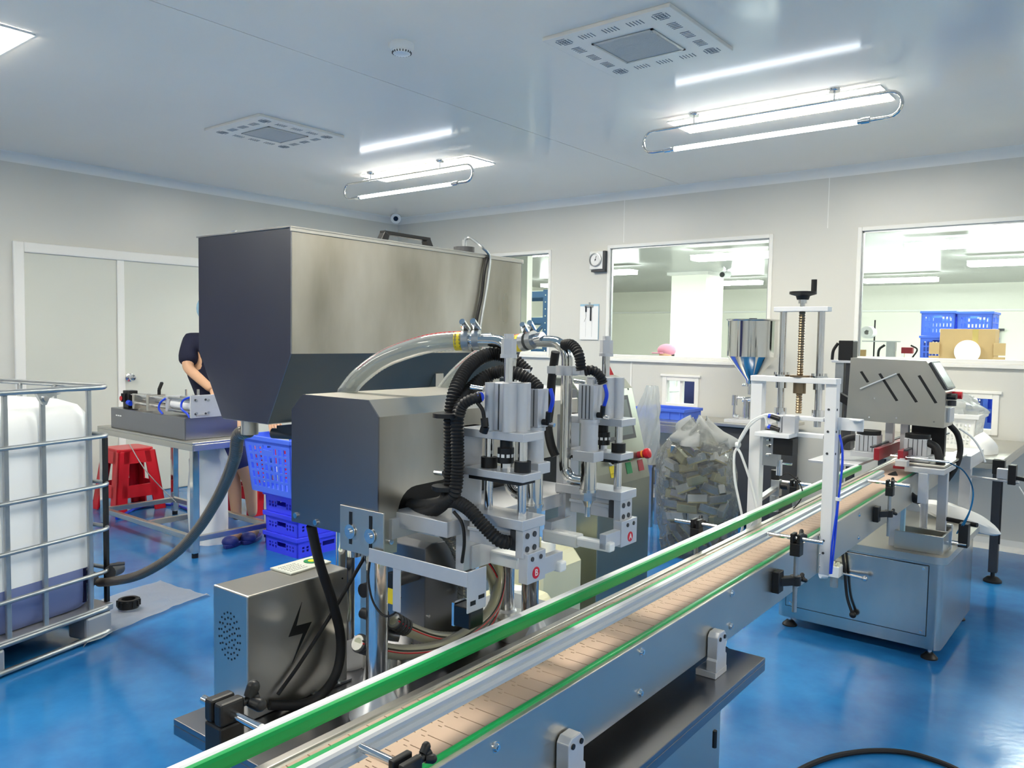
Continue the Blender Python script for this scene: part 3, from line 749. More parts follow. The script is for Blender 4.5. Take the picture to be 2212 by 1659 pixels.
# black corrugated conduits
def conduit(pts, r, name='conduit', m='rubber', **k):
    return P().tube(pts, r*.86, 12, ridge=r*.2, step=.0031, per=12).build(name, m, fm, **k)
UC = .31
pc = lambda x, y, u=UC: onu(x, y, u)
conduit([pc(868, 1105, .36), pc(900, 1112, .34), pc(940, 1100, .325), pc(968, 1070), pc(974, 1020), pc(974, 960), pc(974, 900), pc(985, 840, .33), pc(1015, 790, .38), pc(1060, 765, .43), pc(1105, 775, .45), pc(1140, 805, .46)], .0135)
conduit([pc(868, 1088, .37), pc(920, 1092, .34), pc(975, 1075, .3), pc(988, 1020, .3), pc(988, 950, .3), pc(990, 890, .31), pc(1012, 845, .36), pc(1060, 808, .41), pc(1110, 805, .42), pc(1145, 822, .43), pc(1165, 842, .43)], .0125)
conduit([pc(992, 900, .295), pc(1000, 875, .295), pc(1020, 862, .3), pc(1040, 858, .31)], .010)
conduit([pc(930, 1095, .33), pc(975, 1082, .31), pc(1010, 1098, .30), pc(1040, 1130, .30), pc(1075, 1165, .31), pc(1100, 1172, .33)], .0125)
conduit([pc(1217, 745, .62), pc(1235, 745, .61), pc(1250, 765, .6), pc(1256, 800, .6)], .011)
conduit([pc(1262, 802, .62), pc(1280, 800, .63), pc(1296, 812, .64), pc(1302, 828, .645)], .0105)
P().tube([pc(1200, 760, .66), pc(1192, 820, .67), pc(1188, 880, .67), pc(1184, 920, .66), pc(1190, 960, .65), pc(1200, 985, .65)], .010, 10).build('conduit', 'rubber', fm)
P().tube([pc(980, 1105, .30), pc(998, 1130, .30), pc(1003, 1170, .30), pc(998, 1215, .31)], .0032, 6).build('sensor_cable', 'rubber', fm)
for z in (1.285, 1.15): P().cyl((-.224, .298, z-.004), (-.224, .298, z+.004), .026, n=14).build('cable_tie', 'black', fm)
m = P(); m.tube([pc(1030, 868, .305), pc(1042, 885, .305), pc(1046, 905, .305)], .0035, 6); m.cyl(pc(1046, 903, .305), pc(1048, 922, .305), .007, n=10); m.cyl(pc(1048, 922, .305), pc(1044, 934, .305), .008, n=10)
m.build('air_hose', 'black', fm)
P().cyl(pc(1033, 858, .308), pc(1040, 857, .308), .0085, n=10).build('air_fitting', 'blue_tube', fm)
P().cyl(pc(940, 1020), pc(958, 1022), .005, n=8).build('clip_screw', 'chrome', fm)

# clear product hoses from the housing to the heads
def hose_end(mb_pts, r, root):
    a, b = Vector(mb_pts[-2]), Vector(mb_pts[-1]); d = (b-a).normalized()
    return d
def clear_hose(pts, label, r=.0185):
    p0 = MC @ Vector(pts[0]); t = thing('clear_hose', p0, label, 'hose', 'ribbed clear product hoses')
    P().tube(pts, r, 16, per=8, step=.0045, ridge=.0012).build('hose_wall', 'hose_clear', t)
    P().tube(pts, r*.70, 12, per=8).build('liquid_core', 'cream' if False else 'hose_clear', t)
    # red trace line printed along the hose
    P().tube([Vector(p)+Vector((0, -.004, r*.99)) for p in pts[1:]], .0013, 5).build('trace_line', 'red', t, label='thin red line along the hose')
    a, b = Vector(pts[-2]), Vector(pts[-1]); d = (b-a).normalized()
    P().cyl(b-d*.03, b-d*.016, r*1.06, n=16).build('yellow_band', 'yellow', t)
    for k in (0.0, .022):
        c = b+d*(k-.008)
        g = P().cyl(c-d*.007, c+d*.007, r*1.12, n=18)
        g.build('hose_clamp', 'galv', t)
        P().obox(c+Vector((0, -.006, r*1.12+.008)), (.024, .009, .009), Vector((.4, -1, .5))).cyl(c+Vector((-.004, .01, r*1.1+.002)), c+Vector((.006, -.02, r*1.1+.018)), .0062, n=8).build('clamp_screw', 'chrome', t)
    P().cyl(b+d*.0, b+d*.045, .0132, n=16).build('hose_spigot', 'chrome', t)
vpB = -.12-.06; unB = .328+.031+.075; unA = .676+.031-.075
clear_hose([onu(745, 852, .37), onu(775, 815, .37), onu(830, 775, .38), onu(905, 748, .39), onu(960, 738, .41), Vector((-.285, .434, 1.423))], 'ribbed clear hose arching from the housing to the near filling head')
clear_hose([onu(955, 850, .66), onu(985, 812, .66), onu(1030, 775, .65), onu(1090, 748, .64), Vector((-.285, unA, 1.423))], 'ribbed clear hose running to the far filling head')

# ------------------------------------------------------------------ electric box with lightning sign
eb = thing('electric_box', cv(-.663, .264, .645), 'upright stainless electric box with a black lightning bolt', 'electric box')
P().box(-.723, -.603, .133, .394, .646, .905).build('box_body', 'steel', eb, .003)
bolt = [onv(x, y, -.603) for x, y in ((652, 1300), (640, 1352), (673, 1343), (630, 1435), (654, 1368), (623, 1376))]
P().prism([(p.y, p.z) for p in bolt], 'x', -.603, -.6022).build('lightning_sign', 'black', eb, label='black lightning bolt sign')
h = P(); n = 0
for r, c in ((0, 1), (.012, 6), (.023, 12), (.034, 16), (.044, 20)):
    for k in range(c):
        a = k*2*math.pi/c+r*40; v = -.664+r*math.cos(a)*.85; z = .81+r*math.sin(a)*1.1
        h.cyl((v, .1328, z), (v, .1322, z), .0024, n=6)
h.build('speaker_holes', 'black', eb, kind='stuff')
P().box(-.602, -.594, .29, .40, .646, .651).build('mounting_lip', 'steel_dark', eb)
m = P()
for u in (.365, .30): m.cyl((-.597, u, .651), (-.597, u, .656), .005, n=10)
m.build('mounting_screw', 'chrome', eb)
m = P()
for u, z in ((.378, .885), (.378, .76)): m.cyl((-.603, u, z), (-.6015, u, z), .002, n=8)
m.build('rivet', 'black', eb)
# fat black cable looping in front of the box
cb = P().tube([onv(672, 1135, -.575), onv(690, 1215, -.575), onv(718, 1300, -.572), onv(736, 1380, -.57), onv(728, 1450, -.568), onv(695, 1500, -.566), onv(650, 1522, -.575), Vector((-.596, .18, .668))], .0105, 12, per=8)
cb.build('power_cable', 'rubber', None, label='thick black cable looping down in front of the electric box', cat='cable')
P().tube([onv(600, 1500, -.592), onv(650, 1430, -.592), onv(720, 1320, -.586), onv(775, 1225, -.57), onv(790, 1200, -.56)], .004, 8, per=6).build('thin_cable', 'rubber', None, label='thin black cable running diagonally across the electric box', cat='cable')
# remote-like name card lying on the box
q = [onz(x, y, .9065) for x, y in ((583, 1229), (629, 1242), (716, 1215), (676, 1203))]
nc = thing('name_card', MC @ ((q[0]+q[2])/2), 'pale card with a round green emblem lying on the electric box', 'card')
P().add([(p.x, p.y, z) for z in (.9055, .9095) for p in q], [(3, 2, 1, 0), (4, 5, 6, 7), (0, 1, 5, 4), (1, 2, 6, 5), (2, 3, 7, 6), (3, 0, 4, 7)]).build('card', 'card_grey', nc, .001)
c = q[0]*.12+q[1]*.13+q[2]*.36+q[3]*.39; c.z = .9097
P().cyl(c, c+Vector((0, 0, .0012)), .019, n=24).build('green_disc', 'green_btn', nc)
P().cyl(c+Vector((0, 0, .0012)), c+Vector((0, 0, .002)), .009, n=18).build('yellow_disc', 'yellow', nc)
ln = P(); e1 = (q[3]-q[0]); e2 = (q[1]-q[0])
for r in range(5):
    for k in range(9):
        p = q[0]+e1*(.08+k*.045+random.random()*.01)+e2*(.25+r*.14); ln.obox((p.x, p.y, .9097), (.0034, .0016, .0004), e1)
ln.build('printed_lines', 'ink', nc, kind='stuff')

# ------------------------------------------------------------------ gear pump behind the posts, with coiled hoses
pu = thing('pump_unit', cv(-.62, .66, .645), 'stainless pump cabinet with slanted top between the chrome posts', 'pump')
P().prism([(.57, .6457), (.57, .925), (.595, .935), (.66, .93), (.75, .82), (.79, .70), (.79, .6457)], 'x', -.70, -.53).build('pump_cover', 'steel_dark', pu, .002)
m = P()
for u, z in ((.58, .86), (.582, .76), (.575, .70)): m.cyl((-.53, u, z), (-.526, u, z), .004, n=8)
m.build('screw', 'chrome', pu)
P().cyl((-.47, .86, .6457), (-.47, .86, .70), .06, .055, n=20).build('motor_cap', 'steel', pu)
# manifold pipe between box and post
mf = thing('pump_manifold', cv(-.56, .45, .645), 'small steel pipe manifold with valve beside the electric box', 'pipe')
P().tube([(-.545, .40, .965), (-.545, .42, .90), (-.545, .42, .83), (-.54, .43, .78), (-.53, .45, .755), (-.515, .47, .748)], .014, 12).build('pipe', 'steel_dark', mf)
P().cyl((-.56, .40, .86), (-.56, .572, .86), .016, n=14).cyl((-.56, .40, .81), (-.52, .40, .81), .012, n=12).cyl((-.53, .405, .81), (-.50, .41, .81), .018, n=12).build('valve', 'dark_grey', mf)
P().cyl((-.6, .41, .93), (-.6, .41, .99), .016, n=14).cyl((-.6, .41, .985), (-.6, .41, 1.0), .03, n=14).cyl((-.64, .40, .99), (-.55, .40, .99), .007, n=8).build('ferrule', 'chrome', mf)
# plain polished cylinder under it (motor can)
mc = thing('motor_can', cv(-.565, .47, .645), 'short polished steel can standing on the tray behind the first post', 'motor')
P().cyl((-.55, .47, .6457), (-.55, .47, .73), .058, n=32).build('can', 'polished', mc)
def coil(pts, label, m='hose_yellow'):
    t = thing('coiled_hose', MC @ Vector(pts[0]), label, 'hose', 'yellowed hoses under the filling heads')
    P().tube(pts, .016, 14, per=8, step=.006, ridge=.0008).build('hose_wall', m, t)
    P().tube(pts, .0105, 10, per=8).build('hose_core', 'cream', t)
    P().tube([Vector(p)+Vector((.0165, 0, .002)) for p in pts], .0016, 5, per=8).build('trace_line', 'red', t)
    P().tube([Vector(p)+Vector((.0155, 0, .0075)) for p in pts], .0018, 5, per=8).build('black_line', 'black', t)
    a, b = Vector(pts[0]), Vector(pts[1]); d = (b-a).normalized()
    g = P()
    for k in range(4): g.cyl(a+d*(.004+k*.012), a+d*(.012+k*.012), .0195, n=14)
    g.build('hose_clamp', 'dark_grey', t)
V1 = -.475
coil([onv(772, 1388, V1), onv(800, 1398, V1), onv(870, 1409, V1), onv(950, 1398, V1), onv(1020, 1360, V1-.01), onv(1066, 1310, V1-.02), onv(1080, 1240, V1-.04), onv(1060, 1180, V1-.06), onv(1015, 1140, V1-.08)], 'yellowed ribbed hose sweeping low behind the green rail, nearer one')
coil([onv(850, 1340, -.50), onv(880, 1358, -.50), onv(940, 1378, -.50), onv(1005, 1376, -.505), onv(1050, 1350, -.51), onv(1072, 1290, -.52), onv(1055, 1230, -.53), onv(1000, 1170, -.55)], 'yellowed ribbed hose looping behind the sensor plate, farther one')
t = thing('braided_hose', cv(-.50, .62, 1.05), 'wire-braided clear hose bent over the pump cabinet', 'hose')
bp = [onv(915, 1128, -.50), onv(950, 1135, -.49), onv(980, 1160, -.485), onv(1000, 1200, -.485), onv(1008, 1240, -.49), onv(1008, 1290, -.5)]
P().tube(bp, .022, 14, per=8, step=.008, ridge=.002).build('hose_wall', 'hose_clear', t)
w = P()
bpp = resample(catmull(bp, 10), .010)
for i in range(len(bpp)-1):
    a, b = bpp[i], bpp[i+1]; d = (b-a).normalized(); w.cyl(a, a+d*.0035, .0232, n=14, caps=False)
w.build('braid', 'galv', t, kind='stuff')
P().tube([bp[1]+Vector((.018, 0, .014)), bp[2]+Vector((.018, 0, .014)), bp[3]+Vector((.02, 0, .010))], .006, 8).build('white_stripe', 'paper', t)

# ================================================================== hopper
hp = thing('hopper_tank', cv(-1.33, 1.3, 0), 'big stainless hopper with V-shaped bottom and a handle on its lid', 'hopper')
A = -1.106; Bv = -1.572; ua, ub = .62, 1.707
hprof = [(A, 1.728), (Bv, 1.728), (Bv, 1.374), (-1.445, 1.166), (-1.215, 1.166), (A, 1.374)]
P().prism(hprof, 'y', ua, ua+.004).build('end_wall', 'steel_dark', hp, .001)
P().prism(hprof, 'y', ub-.004, ub).build('end_wall', 'steel_dark', hp, .001)
P().box(A-.004, A, ua+.004, ub-.004, 1.374, 1.728).build('side_wall', 'steel_v', hp)
P().prism([(A-.004, 1.3745), (A, 1.374), (-1.215, 1.166), (-1.219, 1.167)], 'y', ua+.004, ub-.004).build('sloped_wall', 'steel_slope_dim', hp)
P().box(Bv, Bv+.004, ua+.004, ub-.004, 1.374, 1.728).prism([(Bv, 1.374), (Bv+.004, 1.3745), (-1.441, 1.167), (-1.445, 1.166)], 'y', ua+.004, ub-.004).box(-1.445, -1.215, ua+.004, ub-.004, 1.164, 1.168).build('side_wall', 'steel', hp)
lid = P().box(Bv-.004, A+.005, ua-.005, ub+.004, 1.728, 1.733).box(A+.0015, A+.005, ua-.005, ub+.004, 1.718, 1.728).build('lid', 'steel', hp, .001)
hu = onv(818, 515, -1.25).y
hz = 1.733
u1, u2 = 1.03, 1.26
m = P().prism([(u1-.014, hz), (u1+.02, hz), (u1+.028, hz+.026), (u1+.008, hz+.038)], 'x', -1.19, -1.165).prism([(u2+.014, hz), (u2-.02, hz), (u2-.028, hz+.026), (u2-.008, hz+.038)], 'x', -1.19, -1.165).box(-1.188, -1.167, u1+.004, u2-.004, hz+.028, hz+.040)
m.build('lid_handle', 'black', lid, .002)
q = onu(457, 501, ua+.12)
P().cyl((-1.50, .70, hz), (-1.50, .70, hz+.018), .006, n=8).cyl((-1.506, .70, hz+.016), (-1.486, .70, hz+.016), .007, n=8).build('lid_latch', 'chrome', lid)
q = (-1.19, 1.46)
P().cyl((q[0], q[1], hz), (q[0], q[1], hz+.028), .039, n=28).build('level_sensor', 'dark_grey', lid)
P().cyl((q[0], q[1], hz+.028), (q[0], q[1], hz+.055), .009, n=10).build('sensor_nut', 'galv', lid)
wl = [Vector((q[0], q[1], hz+.055)), Vector((q[0]+.015, q[1]+.015, hz+.062)), onv(1035, 533, -1.105)+Vector((.01, 0, 0)), onv(1057, 553, -1.095), onv(1055, 590, -1.092), onv(1048, 640, -1.09), onv(1038, 700, -1.09), onv(1030, 760, -1.09)]
P().tube(wl, .0055, 8, per=6).build('sensor_cable', 'galv', lid)
P().tube([onv(1053, 556, -1.097), onv(1046, 590, -1.097), onv(1040, 640, -1.097), onv(1028, 700, -1.097), onv(1022, 760, -1.097)], .006, 8, per=6).build('black_cable', 'rubber', lid)
# outlet under the V bottom
P().cyl((-1.36, .66, 1.12), (-1.36, .66, 1.166), .026, n=18).build('outlet', 'steel', hp)
P().cyl((-1.30, .70, 1.125), (-1.22, .73, 1.125), .016, n=12).box(-1.28, -1.2, .70, .78, 1.13, 1.15).build('outlet_valve', 'dark_grey', hp)
for v in (-1.16, -1.50):
    for u in (1.28, 1.60):
        P().box(v-.02, v+.02, u-.02, u+.02, .03, 1.30 if v == -1.16 else 1.28).cyl((v, u, 0), (v, u, .03), .03, n=14).build('leg', 'steel', hp)
P().box(-1.48, -1.18, 1.265, 1.295, .35, .39).box(-1.48, -1.18, 1.585, 1.615, .35, .39).box(-1.175, -1.145, 1.30, 1.58, .35, .39).build('leg_brace', 'steel', hp)

# ================================================================== control cabinet with emergency stop
cc = thing('control_cabinet', cv(-1.08, 2.28, 0), 'grey control cabinet with slanted touch panel and red emergency stop', 'control cabinet')
F0 = -.95; c0, c1 = 2.06, 2.52
side = [(-1.22, .03), (F0, .03), (F0, .80), (F0-.012, .855), (-1.055, 1.205), (-1.09, 1.245), (-1.15, 1.262), (-1.22, 1.262)]
P().prism(side, 'y', c0, c1).build('cabinet_shell', 'cab_paint', cc, .003)
m = P()
for v in (-1.19, -.98):
    for u in (c0+.04, c1-.04): m.cyl((v, u, 0), (v, u, .03), .02, n=10)
m.build('feet', 'black', cc)
s0 = Vector((F0-.012, 0, .855)); s1 = Vector((-1.055, 0, 1.205)); sd = (s1-s0).normalized(); sn = Vector((sd.z, 0, -sd.x))
fp = lambda t, u, o=0: Vector((s0.x, 0, s0.z))+sd*t+sn*o+Vector((0, u, 0))
m = P(); m.add([fp(a, b, o) for o in (0, .003) for a, b in ((.13, c0+.14), (.13, c1-.06), (.33, c1-.06), (.33, c0+.14))], [(3, 2, 1, 0), (4, 5, 6, 7), (0, 1, 5, 4), (1, 2, 6, 5), (2, 3, 7, 6), (3, 0, 4, 7)]); m.build('screen_bezel', 'dark_grey', cc)
m = P(); m.add([fp(a, b, o) for o in (.003, .0036) for a, b in ((.15, c0+.16), (.15, c1-.08), (.31, c1-.08), (.31, c0+.16))], [(3, 2, 1, 0), (4, 5, 6, 7), (0, 1, 5, 4), (1, 2, 6, 5), (2, 3, 7, 6), (3, 0, 4, 7)]); m.build('touch_screen', 'screen', cc)
tt = .05
es = P().cyl(fp(tt, 2.45, 0), fp(tt, 2.45, .03), .016, n=18).build('emergency_stop', 'red_dark', cc)
P().cyl(fp(tt, 2.45, .02), fp(tt, 2.45, .028), .0175, n=18).build('yellow_collar', 'orange', es)
mh = P().lathe([(0, .06), (.008, .06), (.022, .056), (.0245, .045), (.022, .036), (.015, .03)], (0, 0, 0), 20).build('mushroom_head', 'red', es)
R = Matrix.Rotation(math.atan2(sn.x, sn.z), 4, 'Y')
off = MC @ fp(tt, 2.45, 0)
inv = MC.inverted()
for v in mh.data.vertices:
    w0 = v.co + cc.location            # world coords as built, before placing
    loc = inv @ w0                     # local lathe coords
    v.co = (MC @ (R @ loc + fp(tt, 2.45, 0))) - cc.location
gb = P().cyl(fp(tt, 2.34, 0), fp(tt, 2.34, .018), .016, n=18).build('green_button', 'green_btn', cc)
P().cyl(fp(tt, 2.20, 0), fp(tt, 2.20, .008), .021, n=20).build('selector_ring', 'white_plastic', cc)
P().cyl(fp(tt, 2.20, .008), fp(tt, 2.20, .02), .016, n=18).obox(fp(tt, 2.20, .028), (.03, .009, .018), (0, .7, .7), sn).build('selector_knob', 'black', cc)
tagm = lambda u, col, n: P().add([fp(a, b, o) for o in (.0005, .0015) for a, b in ((-.022, u-.024), (-.022, u+.024), (tt-.022, u+.024), (tt-.022, u-.024))], [(3, 2, 1, 0), (4, 5, 6, 7), (0, 1, 5, 4), (1, 2, 6, 5), (2, 3, 7, 6), (3, 0, 4, 7)]).build(n, col, cc)
tagm(2.20, 'yellow', 'yellow_label'); tagm(2.34, 'green_btn', 'green_label'); tagm(2.45, 'red_dark', 'red_label')
ln = P()
for k in range(4): ln.obox(fp(-.004, 2.183+k*.011, .0017), (.007, .0006, .010), (0, 1, 0), sn)
ln.build('label_print', 'ink', cc)
# red warning triangle flag on top
P().prism([(2.44, 1.262), (2.52, 1.262), (2.48, 1.305)], 'x', -1.16, -1.155).build('warning_sign', 'red', cc)
m = P()
for u in (c0+.42,): m.cyl((-1.06, u, 1.2), (-1.052, u, 1.2), .005, n=8)
m.build('screw', 'dark_grey', cc)
# cream jerrycans behind the posts
def can(v, u, label, h=.34):
    t = thing('jerrycan', cv(v, u, 0), label, 'jerrycan', 'cream plastic jerrycans')
    P().prism([(-.12+v, .0), (.12+v, .0), (.13+v, .03), (.13+v, h-.05), (.09+v, h), (-.09+v, h), (-.13+v, h-.05), (-.13+v, .03)], 'y', u-.15, u+.15).build('can_body', 'cream', t, .02)
    P().cyl((v+.06, u, h), (v+.06, u, h+.04), .03, n=16).build('cap', 'white_plastic', t)
    P().box(v-.06, v+.02, u-.015, u+.015, h+.03, h+.05).box(v-.06, v-.04, u-.015, u+.015, h-.01, h+.04).box(v, v+.02, u-.015, u+.015, h-.01, h+.04).build('handle', 'cream', t, .005)
    P().box(v+.131, v+.1325, u-.1, u+.1, .06, .2).build('label', 'paper', t)
can(-1.08, 1.80, 'cream plastic jerrycan on the floor between control cabinet and chrome posts', .58)
can(-.93, 1.40, 'cream plastic jerrycan half hidden behind the coiled hoses', .52)
# ================================================================== left side: IBC tank
MI = Matrix(((-.960, .281, 0, -3.776), (-.281, -.960, 0, 1.723), (0, 0, 1, 0), (0, 0, 0, 1)))
I = lambda: MB(MI)
ibc = thing('ibc_tank', MI @ Vector((.5, .6, 0)), 'white caged bulk liquid tank on a steel pallet, dark liquid at its bottom', 'liquid tank')
LX, LY = 1.0, 1.2
def rrect(x0, x1, y0, y1, r, n=6):
    out = []
    for cx, cy, a0 in ((x1-r, y1-r, 0), (x0+r, y1-r, 1), (x0+r, y0+r, 2), (x1-r, y0+r, 3)):
        for k in range(n+1):
            a = (a0+k/n)*math.pi/2; out.append((cx+r*math.cos(a), cy+r*math.sin(a)))
    return out
def loft(mb, rings, cap=True):
    n = len(rings[0][0]); vs = [(p[0], p[1], z) for ring, z in rings for p in ring]
    fs = [(i*n+k, i*n+(k+1) % n, (i+1)*n+(k+1) % n, (i+1)*n+k) for i in range(len(rings)-1) for k in range(n)]
    mb.add(vs, fs, True)
    if cap:
        mb.add([(p[0], p[1], rings[0][1]) for p in rings[0][0]], [tuple(range(n-1, -1, -1))])
        mb.add([(p[0], p[1], rings[-1][1]) for p in rings[-1][0]], [tuple(range(n))])
    return mb
rg = lambda ins, z, r=.09: (rrect(.035+ins, LX-.035-ins, .035+ins, LY-.035-ins, max(.03, r)), z)
loft(I(), [rg(0, .345), rg(0, .6), rg(0, .98), rg(.008, 1.04), rg(.035, 1.09, .1), rg(.09, 1.115, .1), rg(.14, 1.12, .1)]).build('bottle', 'tank', ibc, label='translucent white plastic bottle')
loft(I(), [rg(.03, .155), rg(.004, .19), rg(0, .25), rg(0, .3449)]).build('liquid_zone', 'liquid_haze', ibc, label='lower bottle darkened by navy liquid')
arc_ = [(.1235-.0905*math.cos(k*math.pi/16), .1235-.0905*math.sin(k*math.pi/16)) for k in range(9)]
I().prism([(.0328, .135)]+arc_+[(.4, .0328), (.4, .135)], 'z', .185, .343).build('liquid_edge', 'liquid', ibc)
I().cyl((.5, .6, 1.12), (.5, .6, 1.15), .1, n=24).build('fill_cap', 'black', ibc)
def ring(z, r, rad=.07, off=.0):
    return I().tube([(p[0], p[1], z) for p in rrect(-off, LX+off, -off, LY+off, rad, 5)], r, 10, closed=True, spline=False).build('cage_ring', 'galv', ibc)
ring(1.172, .0125)
for z in (.945, .717, .509, .31, .135): ring(z, .0095, .07, .004)
ring(.02, .012, .05)
for y in (.113, .338, .505, .74, .96, 1.12):
    I().box(.006, .022, y-.011, y+.011, .12, 1.165).build('cage_upright', 'galv', ibc, .004)
    I().box(LX-.022, LX-.006, y-.011, y+.011, .12, 1.165).build('cage_upright', 'galv', ibc, .004)
for x in (.13, .36, .6, .85):
    I().box(x-.011, x+.011, .006, .022, .12, 1.165).build('cage_upright', 'galv', ibc, .004)
m = I().prism([(.30, 1.16), (.375, 1.16), (.362, 1.135), (.345, 1.11), (.33, 1.11), (.315, 1.14), (.26, 1.155)], 'x', -.004, .012); m.build('cage_bracket', 'galv', ibc)
I().cyl((-.004, .338, 1.138), (-.012, .338, 1.138), .012, n=12).build('bracket_bolt', 'chrome', ibc)
I().box(.0, LX, .0, LY, .118, .15).build('pallet_deck', 'pallet_grey', ibc, .006)
for x in (.06, .5, .94):
    for y in (.08, .6, 1.12):
        I().box(x-.06, x+.06, y-.07, y+.07, .012, .118).build('pallet_foot', 'pallet_grey', ibc, .012)
I().box(.10, .9, .02, 1.18, .10, .118).build('pallet_underside', 'black', ibc)
# black bottle edge strip at the far corner
I().box(.03, .05, -.004, .012, .15, .93).build('corner_guard', 'black', ibc)
I().cyl((-.012, .03, .338), (-.05, -.02, .338), .008, n=8).cyl((.0, .02, .30), (.02, -.05, .30), .03, n=14).build('valve_lever', 'dark_grey', ibc)
I().cyl((.25, .02, .205), (.25, -.10, .205), .035, n=18).build('outlet_valve', 'black', ibc)
# plastic film on the floor
q = [at(x, y, z=0) for x, y in ((215, 1300), (350, 1258), (458, 1288), (175, 1402))]
def film(s, t):
    p = q[0].lerp(q[1], s).lerp(q[3].lerp(q[2], s), t)
    h = .006+.012*abs(noise.noise(Vector((p.x*5, p.y*5, 1))))+.012*max(0, noise.noise(Vector((p.x*14, p.y*9, 4))))
    if t > .96: h += .012
    p = p + Vector((noise.noise(Vector((p.x*4, p.y*4, 7)))*.03, noise.noise(Vector((p.x*4, p.y*4, 9)))*.03, 0))
    return (p.x, p.y, h if 0 < s < 1 else .004)
MB().grid(film, 40, 34).build('plastic_sheet', 'film', None, label='crumpled clear plastic sheet lying on the blue floor', cat='plastic sheet')
p = at(278, 1320, z=.0)
t = thing('black_cap', (p.x, p.y, .02), 'black screw cap lying on the plastic sheet', 'cap')
MB().lathe([(.034, .0), (.05, .0), (.052, .02), (.05, .045), (.034, .045), (.034, .012)], (p.x, p.y, .02), 20).build('cap_ring', 'black', t)
m = MB()
for k in range(12):
    a = k*math.pi/6; m.obox((p.x+.053*math.cos(a), p.y+.053*math.sin(a), .045), (.008, .01, .03), (math.cos(a), math.sin(a), 0))
m.build('grip_ribs', 'black', t)
# suction hose from the tank to the hopper outlet
d1 = (cv(-1.36, .66, 1.1)-CAM).dot(FWD)
hpx = [(515, 940, 2.52), (508, 985, 2.62), (490, 1035, 2.78), (465, 1085, 2.95), (430, 1140, 3.12), (385, 1190, 3.28), (335, 1225, 3.42), (290, 1246, 3.56), (240, 1256, 3.72), (215, 1258, 3.85)]
t = thing('suction_hose', at(300, 1245, d=3.5), 'dark ribbed suction hose sweeping from the tank up to the hopper', 'hose')
hp_ = [cv(-1.36, .66, 1.13)]+[at(x, y, d=d) for x, y, d in hpx]
hp_[-2].z = max(hp_[-2].z, .06)
MB().tube(hp_, .0185, 16, per=10, step=.0065, ridge=.0024).build('hose_wall', 'hose_dark', t)
MB().tube([p+Vector((0, 0, .002)) for p in hp_], .0140, 10, per=8).build('hose_core', 'black', t)
a, b = hp_[0], hp_[1]; d = (b-a).normalized()
MB().cyl(a+d*.01, a+d*.035, .0185, n=16).build('hose_clamp', 'gold', t)
MB().cyl(a+d*.045, a+d*.055, .0185, n=16).build('hose_clamp', 'galv', t)
MB().obox(a+d*.022+Vector((-.02, -.01, 0)), (.02, .012, .012), (1, 0, 0)).build('clamp_screw', 'chrome', t)

# ------------------------------------------------------------------ work table with piston filler
x0, x1, y0, y1, zt = -5.97, -4.66, 2.62, 3.22, .74
tb = thing('work_table', ((x0+x1)/2, (y0+y1)/2, 0), 'stainless work table with lower bars carrying the piston filler', 'table')
MB().box(x0, x1, y0, y1, zt-.014, zt).box(x0, x1, y0, y0+.01, zt-.055, zt-.014).box(x1-.01, x1, y0+.01, y1, zt-.055, zt-.014).box(x0, x1-.01, y1-.01, y1, zt-.055, zt-.014).build('table_top', 'steel', tb, .003)
for x in (x0+.03, x1-.03):
    for y in (y0+.03, y1-.03):
        l = MB().box(x-.022, x+.022, y-.022, y+.022, .03, zt-.014).build('leg', 'polished', tb, .004)
        MB().cyl((x, y, 0), (x, y, .03), .02, n=12).build('foot', 'black', l)
for a, b in (((x0+.03, y0+.03), (x1-.03, y0+.03)), ((x0+.03, y1-.03), (x1-.03, y1-.03)), ((x0+.03, y0+.03), (x0+.03, y1-.03)), ((x1-.03, y0+.03), (x1-.03, y1-.03)), (((x0+x1)/2, y0+.03), ((x0+x1)/2, y1-.03))):
    MB().bar((*a, .12), (*b, .12), .035, .035).build('lower_bar', 'steel', tb, .003)
pf = thing('piston_filler', (-5.3, 2.83, zt), 'horizontal pneumatic piston filler on the work table', 'filler')
MB().box(-5.81, -4.79, 2.645, 3.02, zt, .885).build('base_case', 'steel_dark', pf, .006)
zc = .955; yc = 2.74
MB().box(-5.03, -4.74, yc-.045, yc+.045, .895, .905).build('cradle', 'steel', pf)
MB().cyl((-5.08, yc, zc), (-4.76, yc, zc), .04, n=24).build('air_cylinder', 'alu_white', pf)
m = MB()
for dy in (-.042, .042):
    for dz in (-.04, .04): m.cyl((-5.10, yc+dy, zc+dz), (-4.74, yc+dy, zc+dz), .008, n=8)
m.build('tie_rods', 'galv', pf)
for x in (-5.10, -4.77): MB().box(x-.012, x+.012, yc-.055, yc+.055, zc-.052, zc+.052).build('cylinder_flange', 'alu', pf, .002)
for dy, dz in ((-.03, .035), (-.03, -.035), (.04, .03)):
    MB().cyl((-5.68, yc+dy, zc+dz*.8), (-5.1, yc+dy, zc+dz*.8), .011, n=10).build('guide_rod', 'chrome', pf)
MB().cyl((-5.6, yc, zc), (-5.1, yc, zc), .014, n=12).build('piston_rod', 'chrome', pf)
for xx, zz in ((-5.36, 1.0), (-5.56, .99)): MB().box(xx, xx+.03, yc-.06, yc+.06, .89, zz).build('stop_plate', 'steel', pf)
MB().box(-5.72, -5.64, yc-.05, yc+.02, .885, 1.01).cyl((-5.69, yc-.055, .93), (-5.69, yc-.055, .99), .02, n=12).build('air_regulator', 'black', pf, .004)
MB().cyl((-5.69, yc-.08, .955), (-5.69, yc-.075, .955), .017, n=14).build('regulator_ring', 'red', pf)
MB().cyl((-5.62, yc-.06, .93), (-5.58, yc-.06, .925), .018, n=12).build('blue_fitting', 'blue_tube', pf)
